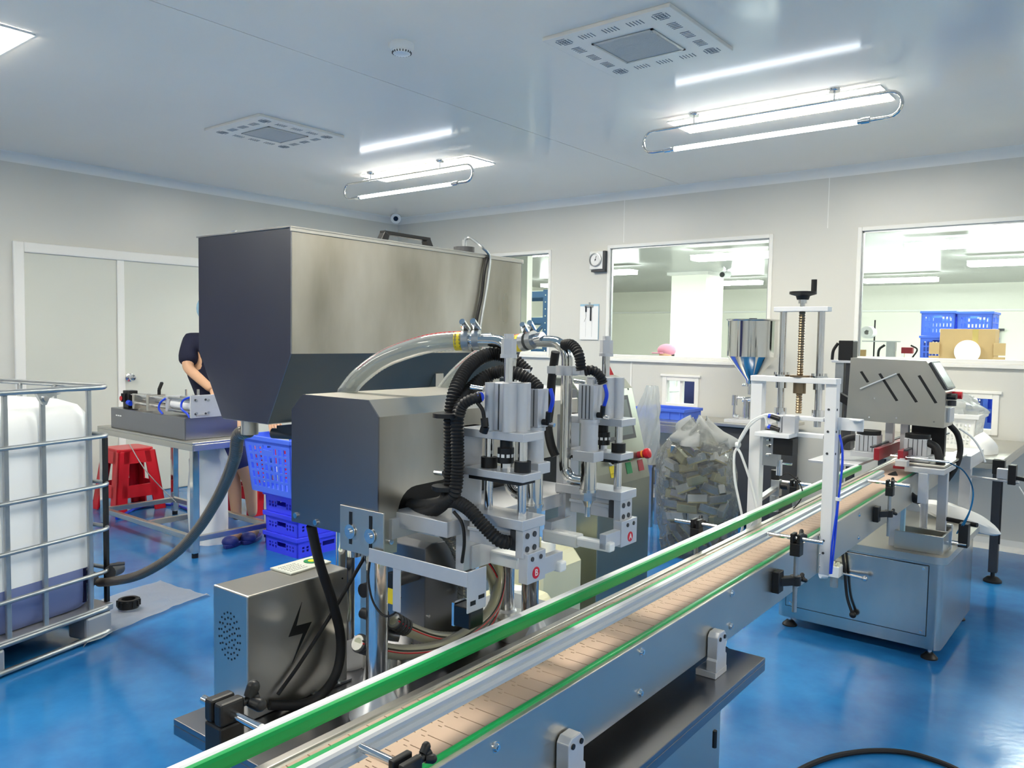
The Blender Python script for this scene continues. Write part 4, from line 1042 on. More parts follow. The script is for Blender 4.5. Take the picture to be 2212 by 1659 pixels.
MB().cyl((-5.30, yc, 1.0), (-5.30, yc, 1.035), .011, n=10).bar((-5.30, yc, 1.035), (-5.26, yc, 1.085), .018, .014).build('clamp_lever', 'black', pf)
MB().tube([(-5.10, yc-.06, .99), (-5.13, yc-.08, .96), (-5.14, yc-.085, .92), (-5.12, yc-.07, .885)], .007, 8).build('air_hose', 'blue_tube', pf)
MB().tube([(-4.80, yc-.04, 1.02), (-4.86, yc-.07, .99), (-4.86, yc-.08, .94), (-4.80, yc-.075, .91), (-4.78, yc-.07, .885)], .007, 8).build('air_hose', 'blue_tube', pf)
MB().box(-4.76, -4.745, 2.66, 2.94, .885, 1.03).build('valve_plate', 'alu', pf, .002)
m = MB()
for y in (2.69, 2.76, 2.9):
    for z in (.91, 1.0): m.cyl((-4.745, y, z), (-4.741, y, z), .007, n=8)
m.build('screw_heads', 'dark_grey', pf)
MB().cyl((-4.85, yc+.03, 1.0), (-4.85, yc+.03, 1.06), .008, n=8).box(-4.9, -4.82, yc+.01, yc+.05, 1.0, 1.02).cyl((-5.02, yc+.04, 1.0), (-5.02, yc+.04, 1.05), .006, n=8).build('speed_valve', 'chrome', pf)
m = MB()
for k in range(3): m.box(-5.73+k*.03, -5.71+k*.03, 2.644, 2.645, .83, .838)
m.build('label_marks', 'paper', pf)
# thin wire hanging under the table to the floor
MB().tube([at(280, 960, Y=3.0), at(310, 1010, Y=3.05), at(345, 1050, Y=3.1), at(380, 1085, Y=3.16)+Vector((0, 0, 0))], .004, 6).build('thin_wire', 'galv', None, label='thin pale wire hanging from the work table past the red stool', cat='wire')
MB().tube([at(252, 1120, z=.012), at(290, 1100, z=.012), at(330, 1090, z=.012), at(380, 1092, z=.012), at(415, 1103, z=.012)], .011, 8).build('floor_air_hose', 'blue_tube', None, label='blue air hose lying on the floor under the work table', cat='hose')
# pale sack under the table
c = Vector((-5.0, 2.93, 0))
def sack(s, t):
    a = s*2*math.pi; z = t*.66
    r = .15*(1+.06*math.sin(3*a+4*t)+.05*math.sin(7*a-6*t))*(1 if t < .85 else 1-(t-.85)*2.2)
    return (c.x+r*math.cos(a)*.95, c.y+r*math.sin(a)*.8, z)
MB().grid(sack, 36, 20).build('plastic_sack', 'white_plastic', None, label='tall pale plastic sack standing under the work table', cat='sack')

# ------------------------------------------------------------------ red stools
def stool(c, label):
    t = thing('stool', c, label, 'stool', 'red plastic stools')
    x, y, _ = c; H = .5; tb, bt = .145, .205
    hw = lambda z: bt+(tb-bt)*z/H
    MB().prism([(x-tb, y-tb+.03), (x-tb+.03, y-tb), (x+tb-.03, y-tb), (x+tb, y-tb+.03), (x+tb, y+tb-.03), (x+tb-.03, y+tb), (x-tb+.03, y+tb), (x-tb, y+tb-.03)], 'z', H-.025, H).build('seat', 'red', t, .008)
    # four slanted legs (corner angles) and the panels between them
    for sx in (-1, 1):
        for sy in (-1, 1):
            m = MB()
            for (dx, dy) in ((.08, .0), (.0, .08)):
                pts = []
                for z in (0, H-.02):
                    w = hw(z); px_, py_ = x+sx*w, y+sy*w
                    pts += [(px_, py_, z), (px_-sx*(dx+.012 if dx else .014), py_, z), (px_-sx*(dx+.012 if dx else .014), py_-sy*(dy+.012 if dy else .014), z), (px_, py_-sy*(dy+.012 if dy else .014), z)]
                m.add(pts, [(3, 2, 1, 0), (4, 5, 6, 7), (0, 1, 5, 4), (1, 2, 6, 5), (2, 3, 7, 6), (3, 0, 4, 7)])
            m.build('leg', 'red', t, .003)
    for k in range(4):
        d = [(1, 0), (0, 1), (-1, 0), (0, -1)][k]; e = (-d[1], d[0])
        def quad(za, zb, s):
            m = MB(); pts = []
            for z in (za, zb):
                w = hw(z); s2 = w-.045
                for o in (0, .012):
                    pts += [(x+d[0]*(w-o)-e[0]*s2, y+d[1]*(w-o)-e[1]*s2, z), (x+d[0]*(w-o)+e[0]*s2, y+d[1]*(w-o)+e[1]*s2, z)]
            m.add(pts, [(0, 1, 3, 2), (4, 6, 7, 5), (0, 4, 5, 1), (2, 3, 7, 6), (0, 2, 6, 4), (1, 5, 7, 3)]); m.build('side_rail', 'red', t)
        quad(.385, H-.02, 1); quad(.12, .215, 1)
stool((-6.42, 3.06, 0), 'red plastic stool by the door, left of the work table')
stool((-5.62, 3.75, 0), 'red plastic stool mostly hidden behind the standing person')

# ------------------------------------------------------------------ blue crates
def crate(name, c, sx, sy, h, rows, cols, taper, m, label, group, margin=.03, rot=0, handle=True, wall=.008):
    t = thing(name, c, label, 'crate', group); x, y, z0 = c
    def shape(mb):
        for v in mb.v:
            k = 1-taper*(1-(v.z-z0)/h); v.x = x+(v.x-x)*k; v.y = y+(v.y-y)*k
        return mb
    for k in range(4):
        L = sx if k % 2 == 0 else sy; n = cols if k % 2 == 0 else max(2, int(cols*sy/sx))
        mb = MB(); holes = []
        cw = (L-2*margin)/n; rh = (h-.06-margin)/rows
        for i in range(n):
            for j in range(rows):
                a = -L/2+margin+i*cw; holes.append((a+cw*.22, a+cw*.78, margin+j*rh+rh*.14, margin+j*rh+rh*.86))
        if handle: 
            holes = [q for q in holes if not (abs((q[0]+q[1])/2) < .06 and q[3] > h-.11)]; holes.append((-.05, .05, h-.085, h-.055))
        xs = sorted({-L/2, L/2, *[q[0] for q in holes], *[q[1] for q in holes]})
        tmp = MB()
        for a, b in zip(xs, xs[1:]):
            cuts = sorted([(q[2], q[3]) for q in holes if q[0] <= a+1e-6 and q[1] >= b-1e-6]); zz = 0
            for c0, c1 in cuts: tmp.box(a, b, 0, wall, zz, c0); zz = c1
            tmp.box(a, b, 0, wall, zz, h)
        for v in tmp.v:
            if k == 0: w = (x+v.x, y-sy/2+v.y)
            elif k == 2: w = (x-v.x, y+sy/2-v.y)
            elif k == 1: w = (x+sx/2-v.y, y+v.x)
            else: w = (x-sx/2+v.y, y-v.x)
            mb.v.append(Vector((w[0], w[1], z0+v.z)))
        mb.f = tmp.f; mb.sm = tmp.sm
        shape(mb).build('side_wall', m, t)
    shape(MB().box(x-sx/2+wall, x+sx/2-wall, y-sy/2+wall, y+sy/2-wall, z0, z0+.008)).build('bottom', m, t)
    r = MB(); o = .014
    for a, b, c_, d in ((x-sx/2-o, x+sx/2+o, y-sy/2-o, y-sy/2+.004), (x-sx/2-o, x+sx/2+o, y+sy/2-.004, y+sy/2+o), (x-sx/2-o, x-sx/2+.004, y-sy/2, y+sy/2), (x+sx/2-.004, x+sx/2+o, y-sy/2, y+sy/2)): r.box(a, b, c_, d, z0+h-.028, z0+h)
    shape(r).build('rim', m, t, .003)
    return t
for k in range(3):
    crate('crate', (-4.36, 3.31, k*.134), .345, .50, .132, 2, 9, .02, 'blue_deep', ['deep blue crate on the floor, bottom of the stack behind the filling machine', 'deep blue crate second from the floor in the stack', 'deep blue crate directly under the large blue basket'][k], 'deep blue crates in a stack')
crate('basket', (-4.365, 3.25, .404), .50, .60, .37, 5, 8, .14, 'blue', 'large slotted blue basket on top of the crate stack', None)

# ------------------------------------------------------------------ standing person behind the hopper
def skin_body(name, verts, edges, radii, m, parent, root=0, sub=2):
    me = D.meshes.new(name); org = parent.location if parent else Vector()
    me.from_pydata([Vector(v)-org for v in verts], edges, [])
    o = D.objects.new(name, me); COL.objects.link(o); me.materials.append(MATS[m])
    if parent: o.parent = parent
    sk = o.modifiers.new('skin', 'SKIN'); sk.use_smooth_shade = True
    if not me.skin_vertices: pass
    sv = me.skin_vertices[0].data
    for i, r in enumerate(radii):
        sv[i].radius = (r, r) if isinstance(r, (int, float)) else r
        sv[i].use_root = (i == root)
    sb = o.modifiers.new('sub', 'SUBSURF'); sb.levels = sub; sb.render_levels = sub
    return o
pd = 5.86
A_ = lambda x, y, d=pd: at(x, y, d=d)
pe = thing('person', A_(528, 1165).xy.to_3d(), 'person in a navy short-sleeved shirt and pale blue cap bending at the work table', 'person')
fl, fr = at(510, 1158, z=.05), at(548, 1150, z=.05)
kl, kr = A_(506, 1045), A_(540, 1040)
hip = A_(490, 935); hl, hr = A_(478, 950), A_(506, 948)
waist = A_(470, 870); chest = A_(450, 770); neck = A_(452, 712); head0 = A_(459, 692); head1 = A_(461, 657)
sl, sr = A_(410, 742, pd-.05), A_(492, 745, pd+.06)
el, er = A_(405, 795, pd-.15), A_(525, 830, pd-.2)
wl_, wr = A_(458, 842, pd-.32), A_(588, 905, pd-.42)
al, ar = A_(512, 1125), A_(546, 1118)
V = [hip, waist, chest, neck, head0, head1, sl, el, wl_, sr, er, wr, hl, kl, al, hr, kr, ar]
E_ = [(0, 1), (1, 2), (2, 3), (3, 4), (4, 5), (2, 6), (6, 7), (7, 8), (2, 9), (9, 10), (10, 11), (0, 12), (12, 13), (13, 14), (0, 15), (15, 16), (16, 17)]
R_ = [.13, .12, .135, .055, .085, .085, .055, .042, .03, .055, .042, .03, .085, .055, .036, .085, .055, .036]
skin_body('body', V, E_, R_, 'skin', pe)
def hand(w, d, up, m, parent):
    """palm and five bent fingers"""
    d = d.normalized(); s = d.cross(up).normalized(); n = s.cross(d)
    vs = [w, w+d*.05]; es = [(0, 1)]; rs = [.026, .033]
    for k, (off, L) in enumerate(((-.028, .065), (-.010, .078), (.010, .074), (.027, .058))):
        i = len(vs); b = w+d*.085+s*off
        vs += [b, b+d*L*.5-n*.008, b+d*L*.85-n*.03]; es += [(1, i), (i, i+1), (i+1, i+2)]; rs += [.0105, .009, .0075]
    i = len(vs); vs += [w+d*.04-s*.04-n*.008, w+d*.075-s*.055-n*.02]; es += [(1, i), (i, i+1)]; rs += [.012, .009]
    return skin_body('hand', vs, es, rs, m, parent, 1, 2)
hand(wl_, Vector((1, -.2, -.35)), Vector((0, 0, 1)), 'skin', pe)
hand(wr, Vector((.8, -.4, -.4)), Vector((0, 0, 1)), 'skin', pe)
# shirt: torso and short sleeves
se = sl.lerp(el, .9); sre = sr.lerp(er, .75)
skin_body('shirt', [A_(482, 912), waist, chest, neck-Vector((0, 0, .03)), sl, se, sr, sre], [(0, 1), (1, 2), (2, 3), (2, 4), (4, 5), (2, 6), (6, 7)], [.155, .15, .16, .075, .09, .068, .09, .068], 'navy', pe)
skin_body('shorts', [A_(488, 925), hl, hl.lerp(kl, .75), hr, hr.lerp(kr, .75)], [(0, 1), (1, 2), (0, 3), (3, 4)], [.15, .105, .085, .105, .085], 'navy_short', pe)
# head details: cap, ear, hair, face
hc = head0.lerp(head1, .55)
MB().ell(hc+Vector((.0, 0, .02)), (.108, .118, .112), 20, 12).build('cap', 'cap_blue', pe)
fd = Vector((.75, -.6, -.25)).normalized()
MB().ell(hc+fd*.03+Vector((0, 0, -.04)), (.082, .088, .10), 18, 12).build('face', 'skin', pe)
m = MB()
for s in (-1, 1): m.ell(hc+fd*.115+fd.cross(Vector((0, 0, 1)))*s*.035+Vector((0, 0, -.02)), .012, 8, 6)
m.build('eyes', 'ink', pe, kind='stuff')
MB().ell(hc+fd*.125+Vector((0, 0, -.05)), (.014, .014, .022), 8, 6).build('nose', 'skin', pe)
MB().ell(hc+fd*.108+Vector((0, 0, -.09)), (.022, .012, .007), 8, 6).build('mouth', 'pink', pe)
for f in (fl, fr):
    base = Vector((f.x, f.y, 0)); fw = Vector((.55, -.83, 0)).normalized()
    m = MB(); n = 10
    o = [base+fw*(.13*math.cos(2*math.pi*k/n)+.03)+fw.cross(Vector((0, 0, 1)))*(.05*math.sin(2*math.pi*k/n)) for k in range(n)]
    m.prism([(p.x, p.y) for p in o], 'z', 0, .025); m.ell(base+fw*.09+Vector((0, 0, .035)), (.055, .055, .04), 12, 8)
    m.build('slipper', 'slipper', pe, .004)
    skin_body('foot', [base+fw*-.05+Vector((0, 0, .06)), base+fw*.06+Vector((0, 0, .05)), base+fw*.14+Vector((0, 0, .035))], [(0, 1), (1, 2)], [.036, .036, .026], 'skin_leg', pe)
# black cable on the floor, bottom right
MB().tube([at(1690, 1690, z=.01), at(1735, 1659, z=.01), at(1800, 1634, z=.01), at(1880, 1622, z=.01), at(1960, 1626, z=.01), at(2040, 1650, z=.01), at(2100, 1680, z=.01)], .009, 8).build('floor_cable', 'rubber', None, label='black cable curving on the floor at the lower right', cat='cable')

# short hoses dangling under the conveyor
dh = thing('dangling_hoses', cv(-.1, 1.22, .6), 'short white and black hoses dangling under the conveyor', 'hose')
P().tube([(-.09, 1.20, .70), (-.088, 1.20, .66), (-.085, 1.205, .62), (-.08, 1.21, .58)], .006, 8).build('white_hose', 'white_plastic', dh)
P().tube([(-.05, 1.24, .70), (-.048, 1.24, .66), (-.05, 1.235, .62), (-.055, 1.23, .59)], .005, 8).build('white_hose', 'white_plastic', dh)
P().cyl((-.07, 1.22, .70), (-.07, 1.22, .64), .006, n=8).build('black_hose', 'rubber', dh)
P().ell((-.05, 1.235, .595), .014).build('black_ball', 'black', dh)
P().box(-.03, -.015, 1.27, 1.29, .655, .70).build('blue_tag', 'blue_deep', dh)
# ================================================================== lift gantry straddling the conveyor
U = 1.83
ga = thing('lift_gantry', cv(-.07, U, .69), 'white lift gantry with handwheel straddling the conveyor', 'gantry')
GP = lambda mb, n, m='alu_white', par=None, bev=.0012, **k: mb.build(n, m, par or ga, bev, **k)
GP(P().box(.024, .058, U-.02, U+.02, .69, 1.30), 'column')
GP(P().box(-.218, -.180, U-.02, U+.02, .69, 1.30), 'column')
GP(P().box(-.218, .058, U-.028, U+.028, 1.30, 1.318), 'top_beam')
m = P()
for z in (1.22, 1.15, 1.08, .80, .76): m.cyl((.058, U-.008, z), (.0595, U-.008, z), .004, n=8).cyl((.036, U-.02, z), (.036, U-.0215, z), .004, n=8)
GP(m, 'bolt_heads', 'dark_grey', bev=0, kind='stuff')
for v in (-.124, -.003):
    GP(P().cyl((v, U, 1.16), (v, U, 1.53), .0115, n=16), 'lift_rod', 'chrome', bev=0)
    f = GP(P().cyl((v, U, 1.318), (v, U, 1.324), .026, n=18).cyl((v, U, 1.28), (v, U, 1.30), .018, n=16), 'rod_flange', 'chrome', bev=0)
    b = P()
    for k in range(4):
        a = k*math.pi/2+.5; b.cyl((v+.02*math.cos(a), U+.02*math.sin(a), 1.324), (v+.02*math.cos(a), U+.02*math.sin(a), 1.332), .0045, n=8)
    b.build('flange_bolts', 'chrome', f)
    GP(P().cyl((v, U, 1.19), (v, U, 1.215), .019, n=16), 'rod_flange', 'chrome', bev=0)
def screw(a, b): return P().tube([(-.064, U, a+(b-a)*k/80) for k in range(81)], .0085, 10, spline=False, ridge=.002)
GP(screw(1.20, 1.53), 'lead_screw', 'brass', bev=0)
GP(P().cyl((-.064, U, 1.265), (-.064, U, 1.30), .02, n=18).cyl((-.064, U, 1.318), (-.064, U, 1.324), .032, n=20), 'screw_nut', 'brass', bev=0)
GP(P().box(-.15, .022, U-.022, U+.022, 1.53, 1.545), 'top_plate')
GP(P().cyl((-.064, U, 1.545), (-.064, U, 1.575), .008, n=12).cyl((-.064, U, 1.556), (-.064, U, 1.568), .014, n=12), 'crank_shaft', 'chrome', bev=0)
hw = GP(P().lathe([(0, 1.568), (.018, 1.568), (.022, 1.58), (.042, 1.586), (.042, 1.594), (0, 1.596)], (-.064, U, 0), 24), 'handwheel', 'black', bev=0)
P().cyl((-.030, U, 1.594), (-.030, U, 1.632), .009, n=12).build('crank_handle', 'black', hw)
GP(P().box(-.172, .022, U-.026, U+.026, 1.18, 1.192), 'carriage_plate')
GP(P().box(-.172, -.06, U-.10, U+.02, 1.125, 1.138).box(-.172, .022, U-.02, U+.02, 1.125, 1.138), 'lower_plate')
GP(P().box(-.095, -.055, U-.06, U-.02, 1.138, 1.195).box(-.112, -.10, U-.055, U-.025, 1.138, 1.19), 'air_cylinder', 'alu')
for z in (1.185, 1.15):
    GP(P().cyl((-.135, U-.05, z+.003), (-.105, U-.055, z-.004), .008, n=12), 'air_fitting', 'black', bev=0)
    GP(P().cyl((-.145, U-.048, z+.004), (-.135, U-.05, z+.003), .0075, n=12), 'fitting_collar', 'blue_tube', bev=0)
GP(P().box(-.15, -.10, U-.08, U-.045, 1.03, 1.125), 'side_bracket', 'galv')
GP(P().box(-.115, -.052, U-.085, U-.03, 1.07, 1.122), 'motor_block', 'black')
m = P()
for z in (1.115, 1.095, 1.065): m.cyl((-.135, U-.082, z), (-.125, U-.086, z), .005, n=8)
GP(m, 'bracket_screws', 'chrome', bev=0, kind='stuff')
GP(P().cyl((-.10, U-.06, 1.0), (-.10, U-.06, 1.05), .010, n=12).cyl((-.10, U-.06, 1.04), (-.06, U-.06, 1.04), .004, n=8), 'press_pin', 'chrome', bev=0)
GP(P().box(.058, .135, U+.005, U+.012, 1.155, 1.195).box(.10, .135, U-.03, U+.012, 1.190, 1.195), 'side_wing')
GP(P().box(.05, .062, U+.02, U+.032, .80, 1.16), 'rear_channel', 'galv')
# blue twin air hoses down the right column
for k in range(2):
    o = Vector((0, .004*k, 0))
    GP(P().tube([Vector((.066, U, 1.14))+o, Vector((.078, U-.01, 1.10))+o, Vector((.08, U-.01, 1.04))+o, Vector((.075, U-.02, .93))+o, Vector((.064+.006*k, U-.025, .80))+o, Vector((.062+.003*k, U-.03, .70))+o], .0032, 7), 'air_hose', 'blue_tube', bev=0, label='blue air hose on the right column')
GP(P().cyl((.076, U-.02, .935), (.076, U-.02, .945), .009, n=10), 'cable_tie', 'white_plastic', bev=0)
# air preparation unit on the left column
fr = GP(P().box(-.25, -.218, U+.3, U+.33, .86, .92), 'filter_head', 'galv')
P().cyl((-.24, U+.315, .80), (-.24, U+.315, .86), .017, n=14).build('filter_bowl', 'hose_clear', fr)
P().cyl((-.24, U+.315, .92), (-.24, U+.315, .955), .016, n=14).build('regulator_knob', 'black', fr)
P().cyl((-.215, U+.315, .90), (-.19, U+.315, .90), .014, n=14).build('gauge', 'black', fr)
P().bar((-.2, U+.02, .89), (-.235, U+.30, .89), .02, .012).build('filter_bracket', 'galv', fr)
GP(P().tube([(-.22, U+.30, .93), (-.19, U+.30, .95), (-.15, U+.31, .92), (-.14, U+.32, .87), (-.17, U+.31, .82), (-.22, U+.30, .80)], .0022, 6), 'control_wire', 'rubber', bev=0)
# white twin air tubes looping off to the left
for k in range(2):
    t = P().tube([(-.145, U-.05, 1.189-.035*k), onu(1650, 897+3*k, U-.06), onu(1622, 912+5*k, U-.06), onu(1600+3*k, 945, U-.05), onu(1593, 965, U-.05)]+([onu(1586, 985, U-.05), onu(1588, 1040, U-.05), onu(1604, 1125, U-.04)] if k == 0 else [onu(1602, 985, U-.05), onu(1622, 1045, U-.04), onu(1633, 1115, U-.03)])+[cv(0, 0, 0)*0+Vector((-.24-.01*k, U-.02+.03*k, .76))], .0042, 8, per=8)
    t.build('air_tube', 'white_plastic', None, label=['white air tube looping left of the gantry, hanging straighter', 'white air tube looping left of the gantry, swinging to the right'][k], cat='air tube', group='white air tubes of the gantry')
GP(P().cyl(onu(1590, 961, U-.05), onu(1597, 961, U-.05), .010, n=10), 'tube_tie', 'white_plastic', bev=0)

# ================================================================== capping machine
cm = thing('capping_machine', (-1.05, 4.35, 0), 'stainless capping machine with slotted head housing at the conveyor end', 'capping machine')
B = lambda mb, n, m='steel', par=None, bev=.0015, **k: mb.build(n, m, par or cm, bev, **k)
cx0, cx1, cy0, cy1 = -1.425, -.685, 3.945, 4.72
loft_ = loft(MB(), [(rrect(cx0, cx1, cy0, cy1, .03), .055), (rrect(cx0, cx1, cy0, cy1, .03), .45)])
B(loft_, 'cabinet_body', 'steel_gloss', bev=0)
tp = loft(MB(), [(rrect(cx0-.012, cx1+.012, cy0-.012, 4.95, .05), .45), (rrect(cx0-.012, cx1+.012, cy0-.012, 4.95, .05), .482)])
B(tp, 'top_plate', 'steel', bev=.003)
dr_ = B(MB().box(cx0+.045, cx1-.06, cy0-.003, cy0, .115, .435), 'cabinet_door', 'steel_gloss')
g = MB(); a, b, c_, d = cx0+.042, cx1-.057, .112, .438
for (x0, x1, z0, z1) in ((a, b, c_, c_+.003), (a, b, d-.003, d), (a, a+.003, c_, d), (b-.003, b, c_, d)): g.box(x0, x1, cy0-.0012, cy0-.0002, z0, z1)
g.build('door_gap', 'black', dr_)
for x in (cx0+.065, cx1-.08):
    for z in (.13, .42): MB().cyl((x, cy0-.003, z), (x, cy0-.007, z), .006, n=10).build('door_screw', 'chrome', dr_)
for x in (cx0+.05, cx1-.05):
    for y in (cy0+.05, cy1-.05):
        f = B(MB().cyl((x, y, .02), (x, y, .055), .009, n=10), 'foot_stem', 'chrome', bev=0)
        MB().lathe([(.036, 0), (.036, .006), (.016, .026), (0, .026)], (x, y, 0), 16).build('foot_pad', 'black', f)
# crank rods on the cabinet front
q = at(1868, 1250, Y=cy0-.05)
B(MB().cyl((q.x-.12, cy0, q.z), (q.x-.12, cy0-.03, q.z), .012, n=10).cyl((q.x-.12, cy0-.03, q.z), (q.x, cy0-.05, q.z), .006, n=10).ell((q.x, cy0-.05, q.z), .013), 'crank_rod', 'chrome', bev=0)
q2 = at(1842, 1328, Y=cy0-.03)
B(MB().tube([at(1820, 1192, Y=cy0-.03), at(1825, 1240, Y=cy0-.03), at(1830, 1290, Y=cy0-.03), q2], .007, 8), 'probe_cable', 'rubber', bev=0)
B(MB().ell(q2, .016), 'probe_tip', 'black', bev=0)
# air regulator hanging at the front
q = at(1800, 1240, Y=cy0-.08)
rg_ = B(MB().box(q.x-.035, q.x+.03, q.y-.02, q.y+.06, q.z-.01, q.z+.04), 'air_regulator', 'white_plastic')
MB().cyl((q.x-.03, q.y, q.z-.005), (q.x-.055, q.y-.02, q.z-.005), .022, n=16).build('gauge', 'white_plastic', rg_)
MB().cyl((q.x+.005, q.y, q.z-.06), (q.x+.005, q.y, q.z-.01), .018, n=14).build('bowl', 'hose_clear', rg_)
for k in range(3): MB().cyl((q.x-.02+.02*k, q.y, q.z+.04), (q.x-.02+.02*k, q.y, q.z+.06), .008, n=10).build('knob', 'cream', rg_)
# stainless drip box on the top plate
B(MB().box(-.905, -.70, 3.99, 4.0, .482, .565).box(-.905, -.70, 4.12, 4.13, .482, .565).box(-.905, -.895, 4.0, 4.12, .482, .565).box(-.71, -.70, 4.0, 4.12, .482, .565).box(-.895, -.71, 4.0, 4.12, .482, .486), 'drip_box')
# posts carrying the conveyor and the work deck
B(MB().box(-.935, -.89, 4.02, 4.065, .482, .69), 'support_column', 'alu')
B(MB().box(-.89, -.872, 4.03, 4.055, .482, .71), 'level_strip', 'cap_blue')
B(MB().box(-.845, -.79, 4.22, 4.28, .482, .495), 'post_base', 'galv')
B(MB().cyl((-.835, 4.25, .495), (-.835, 4.25, .84), .017, n=14), 'support_column', 'alu', bev=0)
B(MB().box(-.775, -.735, 4.22, 4.26, .482, .84), 'support_column', 'alu')
B(MB().box(-.88, -.715, 4.02, 4.30, .84, .865), 'side_bracket', 'alu')
B(MB().box(-.82, -.78, 4.02, 4.05, .70, .84), 'bracket_leg', 'alu')
B(MB().box(-1.30, -1.07, 3.95, 4.62, .845, .857), 'work_deck', 'alu')
B(MB().box(-.895, -.72, 4.06, 4.62, .868, .878), 'work_deck', 'steel')
B(MB().box(-.91, -.86, 3.97, 4.02, .868, .895).cyl((-.885, 3.995, .895), (-.885, 3.995, .902), .012, n=12), 'end_stop', 'alu')
# red gripping belts either side of the bottles
for x, n in ((-1.005, 0), (-.90, 1)):
    B(MB().box(x-.012, x+.012, 4.02, 5.0, .878, .935), 'side_belt', 'red_dark', label='dark red side gripping belt')
    B(MB().box(x-(.03 if n == 0 else -.013), x+(-.013 if n == 0 else .03), 4.02, 5.0, .935, .943), 'belt_cover', 'dark_grey')
B(MB().prism([(-.93, 4.02), (-.72, 4.06), (-.72, 4.09), (-.80, 4.10), (-.93, 4.06)], 'z', .848, .862), 'red_guide', 'red_dark')
B(MB().cyl((-.95, 4.05, .903), (-.70, 4.05, .90), .006, n=10), 'guide_rod', 'chrome', bev=0)
# capping motors
for x, y, n in ((-1.075, 4.15, 0), (-.86, 4.17, 1)):
    B(MB().box(x-.065, x+.065, y-.07, y+.07, .88, .905), 'motor_mount', 'alu')
    mo = B(MB().box(x-.05, x+.05, y-.05, y+.05, .905, .985), 'capping_motor', 'alu')
    g = MB()
    for k in (-.03, -.01, .01, .03): g.box(x+k-.0015, x+k+.0015, y-.0508, y-.0495, .907, .983)
    g.build('cooling_grooves', 'dark_grey', mo)
    MB().cyl((x, y, .985), (x, y, 1.005), .055, n=24).build('motor_cap', 'black', mo)
    MB().tube([(x+(-.05 if n == 0 else .05), y-.03, .97), (x+(-.10 if n == 0 else .09), y-.05, .95), (x+(-.13 if n == 0 else .11), y-.06, .89), (x+(-.14 if n == 0 else .12), y-.05, .86)], .018, 12).build('motor_lead', 'rubber', mo)
for x in (-1.02, -.95):
    B(MB().box(x-.018, x+.018, 4.30, 4.34, .87, 1.06), 'head_post', 'alu')
B(MB().box(-.93, -.78, 4.36, 4.40, .88, 1.04), 'rear_panel', 'black')
# slotted head housing
hy0, hy1 = 4.2, 4.42
hpoly = [(-1.2, 1.048), (-1.19, 1.358), (-.845, 1.352), (-.757, 1.207), (-.757, 1.038)]
def slotted_face():
    """front sheet with four slanted slots, as strips between the slots"""
    m = MB(); m.prism(hpoly, 'y', hy0, hy0+.002); return m
B(slotted_face(), 'head_front', 'steel_mid', bev=0)
B(MB().prism(hpoly, 'y', hy0+.002, hy1), 'head_housing', 'steel', bev=.002)
for (x0, z0), (x1, z1) in (((-1.138, 1.289), (-1.103, 1.24)), ((-1.051, 1.282), (-.966, 1.156)), ((-.967, 1.285), (-.879, 1.155)), ((-.874, 1.28), (-.795, 1.156))):
    B(MB().add([(x0-.006, hy0-.001, z0), (x0+.006, hy0-.001, z0+.004), (x1+.006, hy0-.001, z1), (x1-.006, hy0-.001, z1-.004), (x0-.006, hy0+.0005, z0), (x0+.006, hy0+.0005, z0+.004), (x1+.006, hy0+.0005, z1), (x1-.006, hy0+.0005, z1-.004)], [(3, 2, 1, 0), (4, 5, 6, 7), (0, 1, 5, 4), (1, 2, 6, 5), (2, 3, 7, 6), (3, 0, 4, 7)]), 'slot', 'black', bev=0)
B(MB().cyl((-.972, hy0-.01, 1.287), (-1.135, hy0-.015, 1.205), .0035, n=8), 'pull_rod', 'white_plastic', bev=0)
m = MB()
for x, z in ((-1.07, 1.16), (-1.09, 1.065), (-.965, 1.07), (-.80, 1.065)): m.cyl((x, hy0, z), (x, hy0-.003, z), .004, n=8)
B(m, 'rivets', 'chrome', bev=0, kind='stuff')
# slanted touch panel and side buttons, facing right
sa, sb_ = Vector((-.84, 0, 1.347)), Vector((-.759, 0, 1.212)); dd = (sb_-sa); nn = Vector((-dd.z, 0, dd.x)).normalized()
if nn.x < 0: nn = -nn
def panel(t0, t1, y0, y1, o0, o1):
    return MB().add([sa+dd*t+nn*o+Vector((0, y, 0)) for o in (o0, o1) for t, y in ((t0, y0), (t1, y0), (t1, y1), (t0, y1))], [(3, 2, 1, 0), (4, 5, 6, 7), (0, 1, 5, 4), (1, 2, 6, 5), (2, 3, 7, 6), (3, 0, 4, 7)])
tsn = B(panel(.03, .97, hy0+.015, hy1-.01, .0, .012), 'touch_panel', 'dark_grey', bev=0)
panel(.08, .92, hy0+.035, hy1-.025, .012, .013).build('screen', 'screen', tsn)
bt = B(MB().cyl((-.757, hy0+.05, 1.185), (-.72, hy0+.05, 1.185), .014, n=14), 'selector_knob', 'black', bev=0)
B(MB().cyl((-.757, hy0+.10, 1.185), (-.725, hy0+.10, 1.185), .014, n=14), 'selector_knob', 'black', bev=0)
B(MB().cyl((-.757, hy0+.17, 1.187), (-.715, hy0+.17, 1.187), .018, n=16), 'stop_button', 'red', bev=0)
B(MB().box(-.757, -.745, hy0+.06, hy0+.17, 1.06, 1.13), 'terminal_cover', 'alu')
B(MB().cyl((-.745, hy0+.09, 1.14), (-.745, hy0+.09, 1.165), .02, n=12), 'cable_gland', 'dark_grey', bev=0)
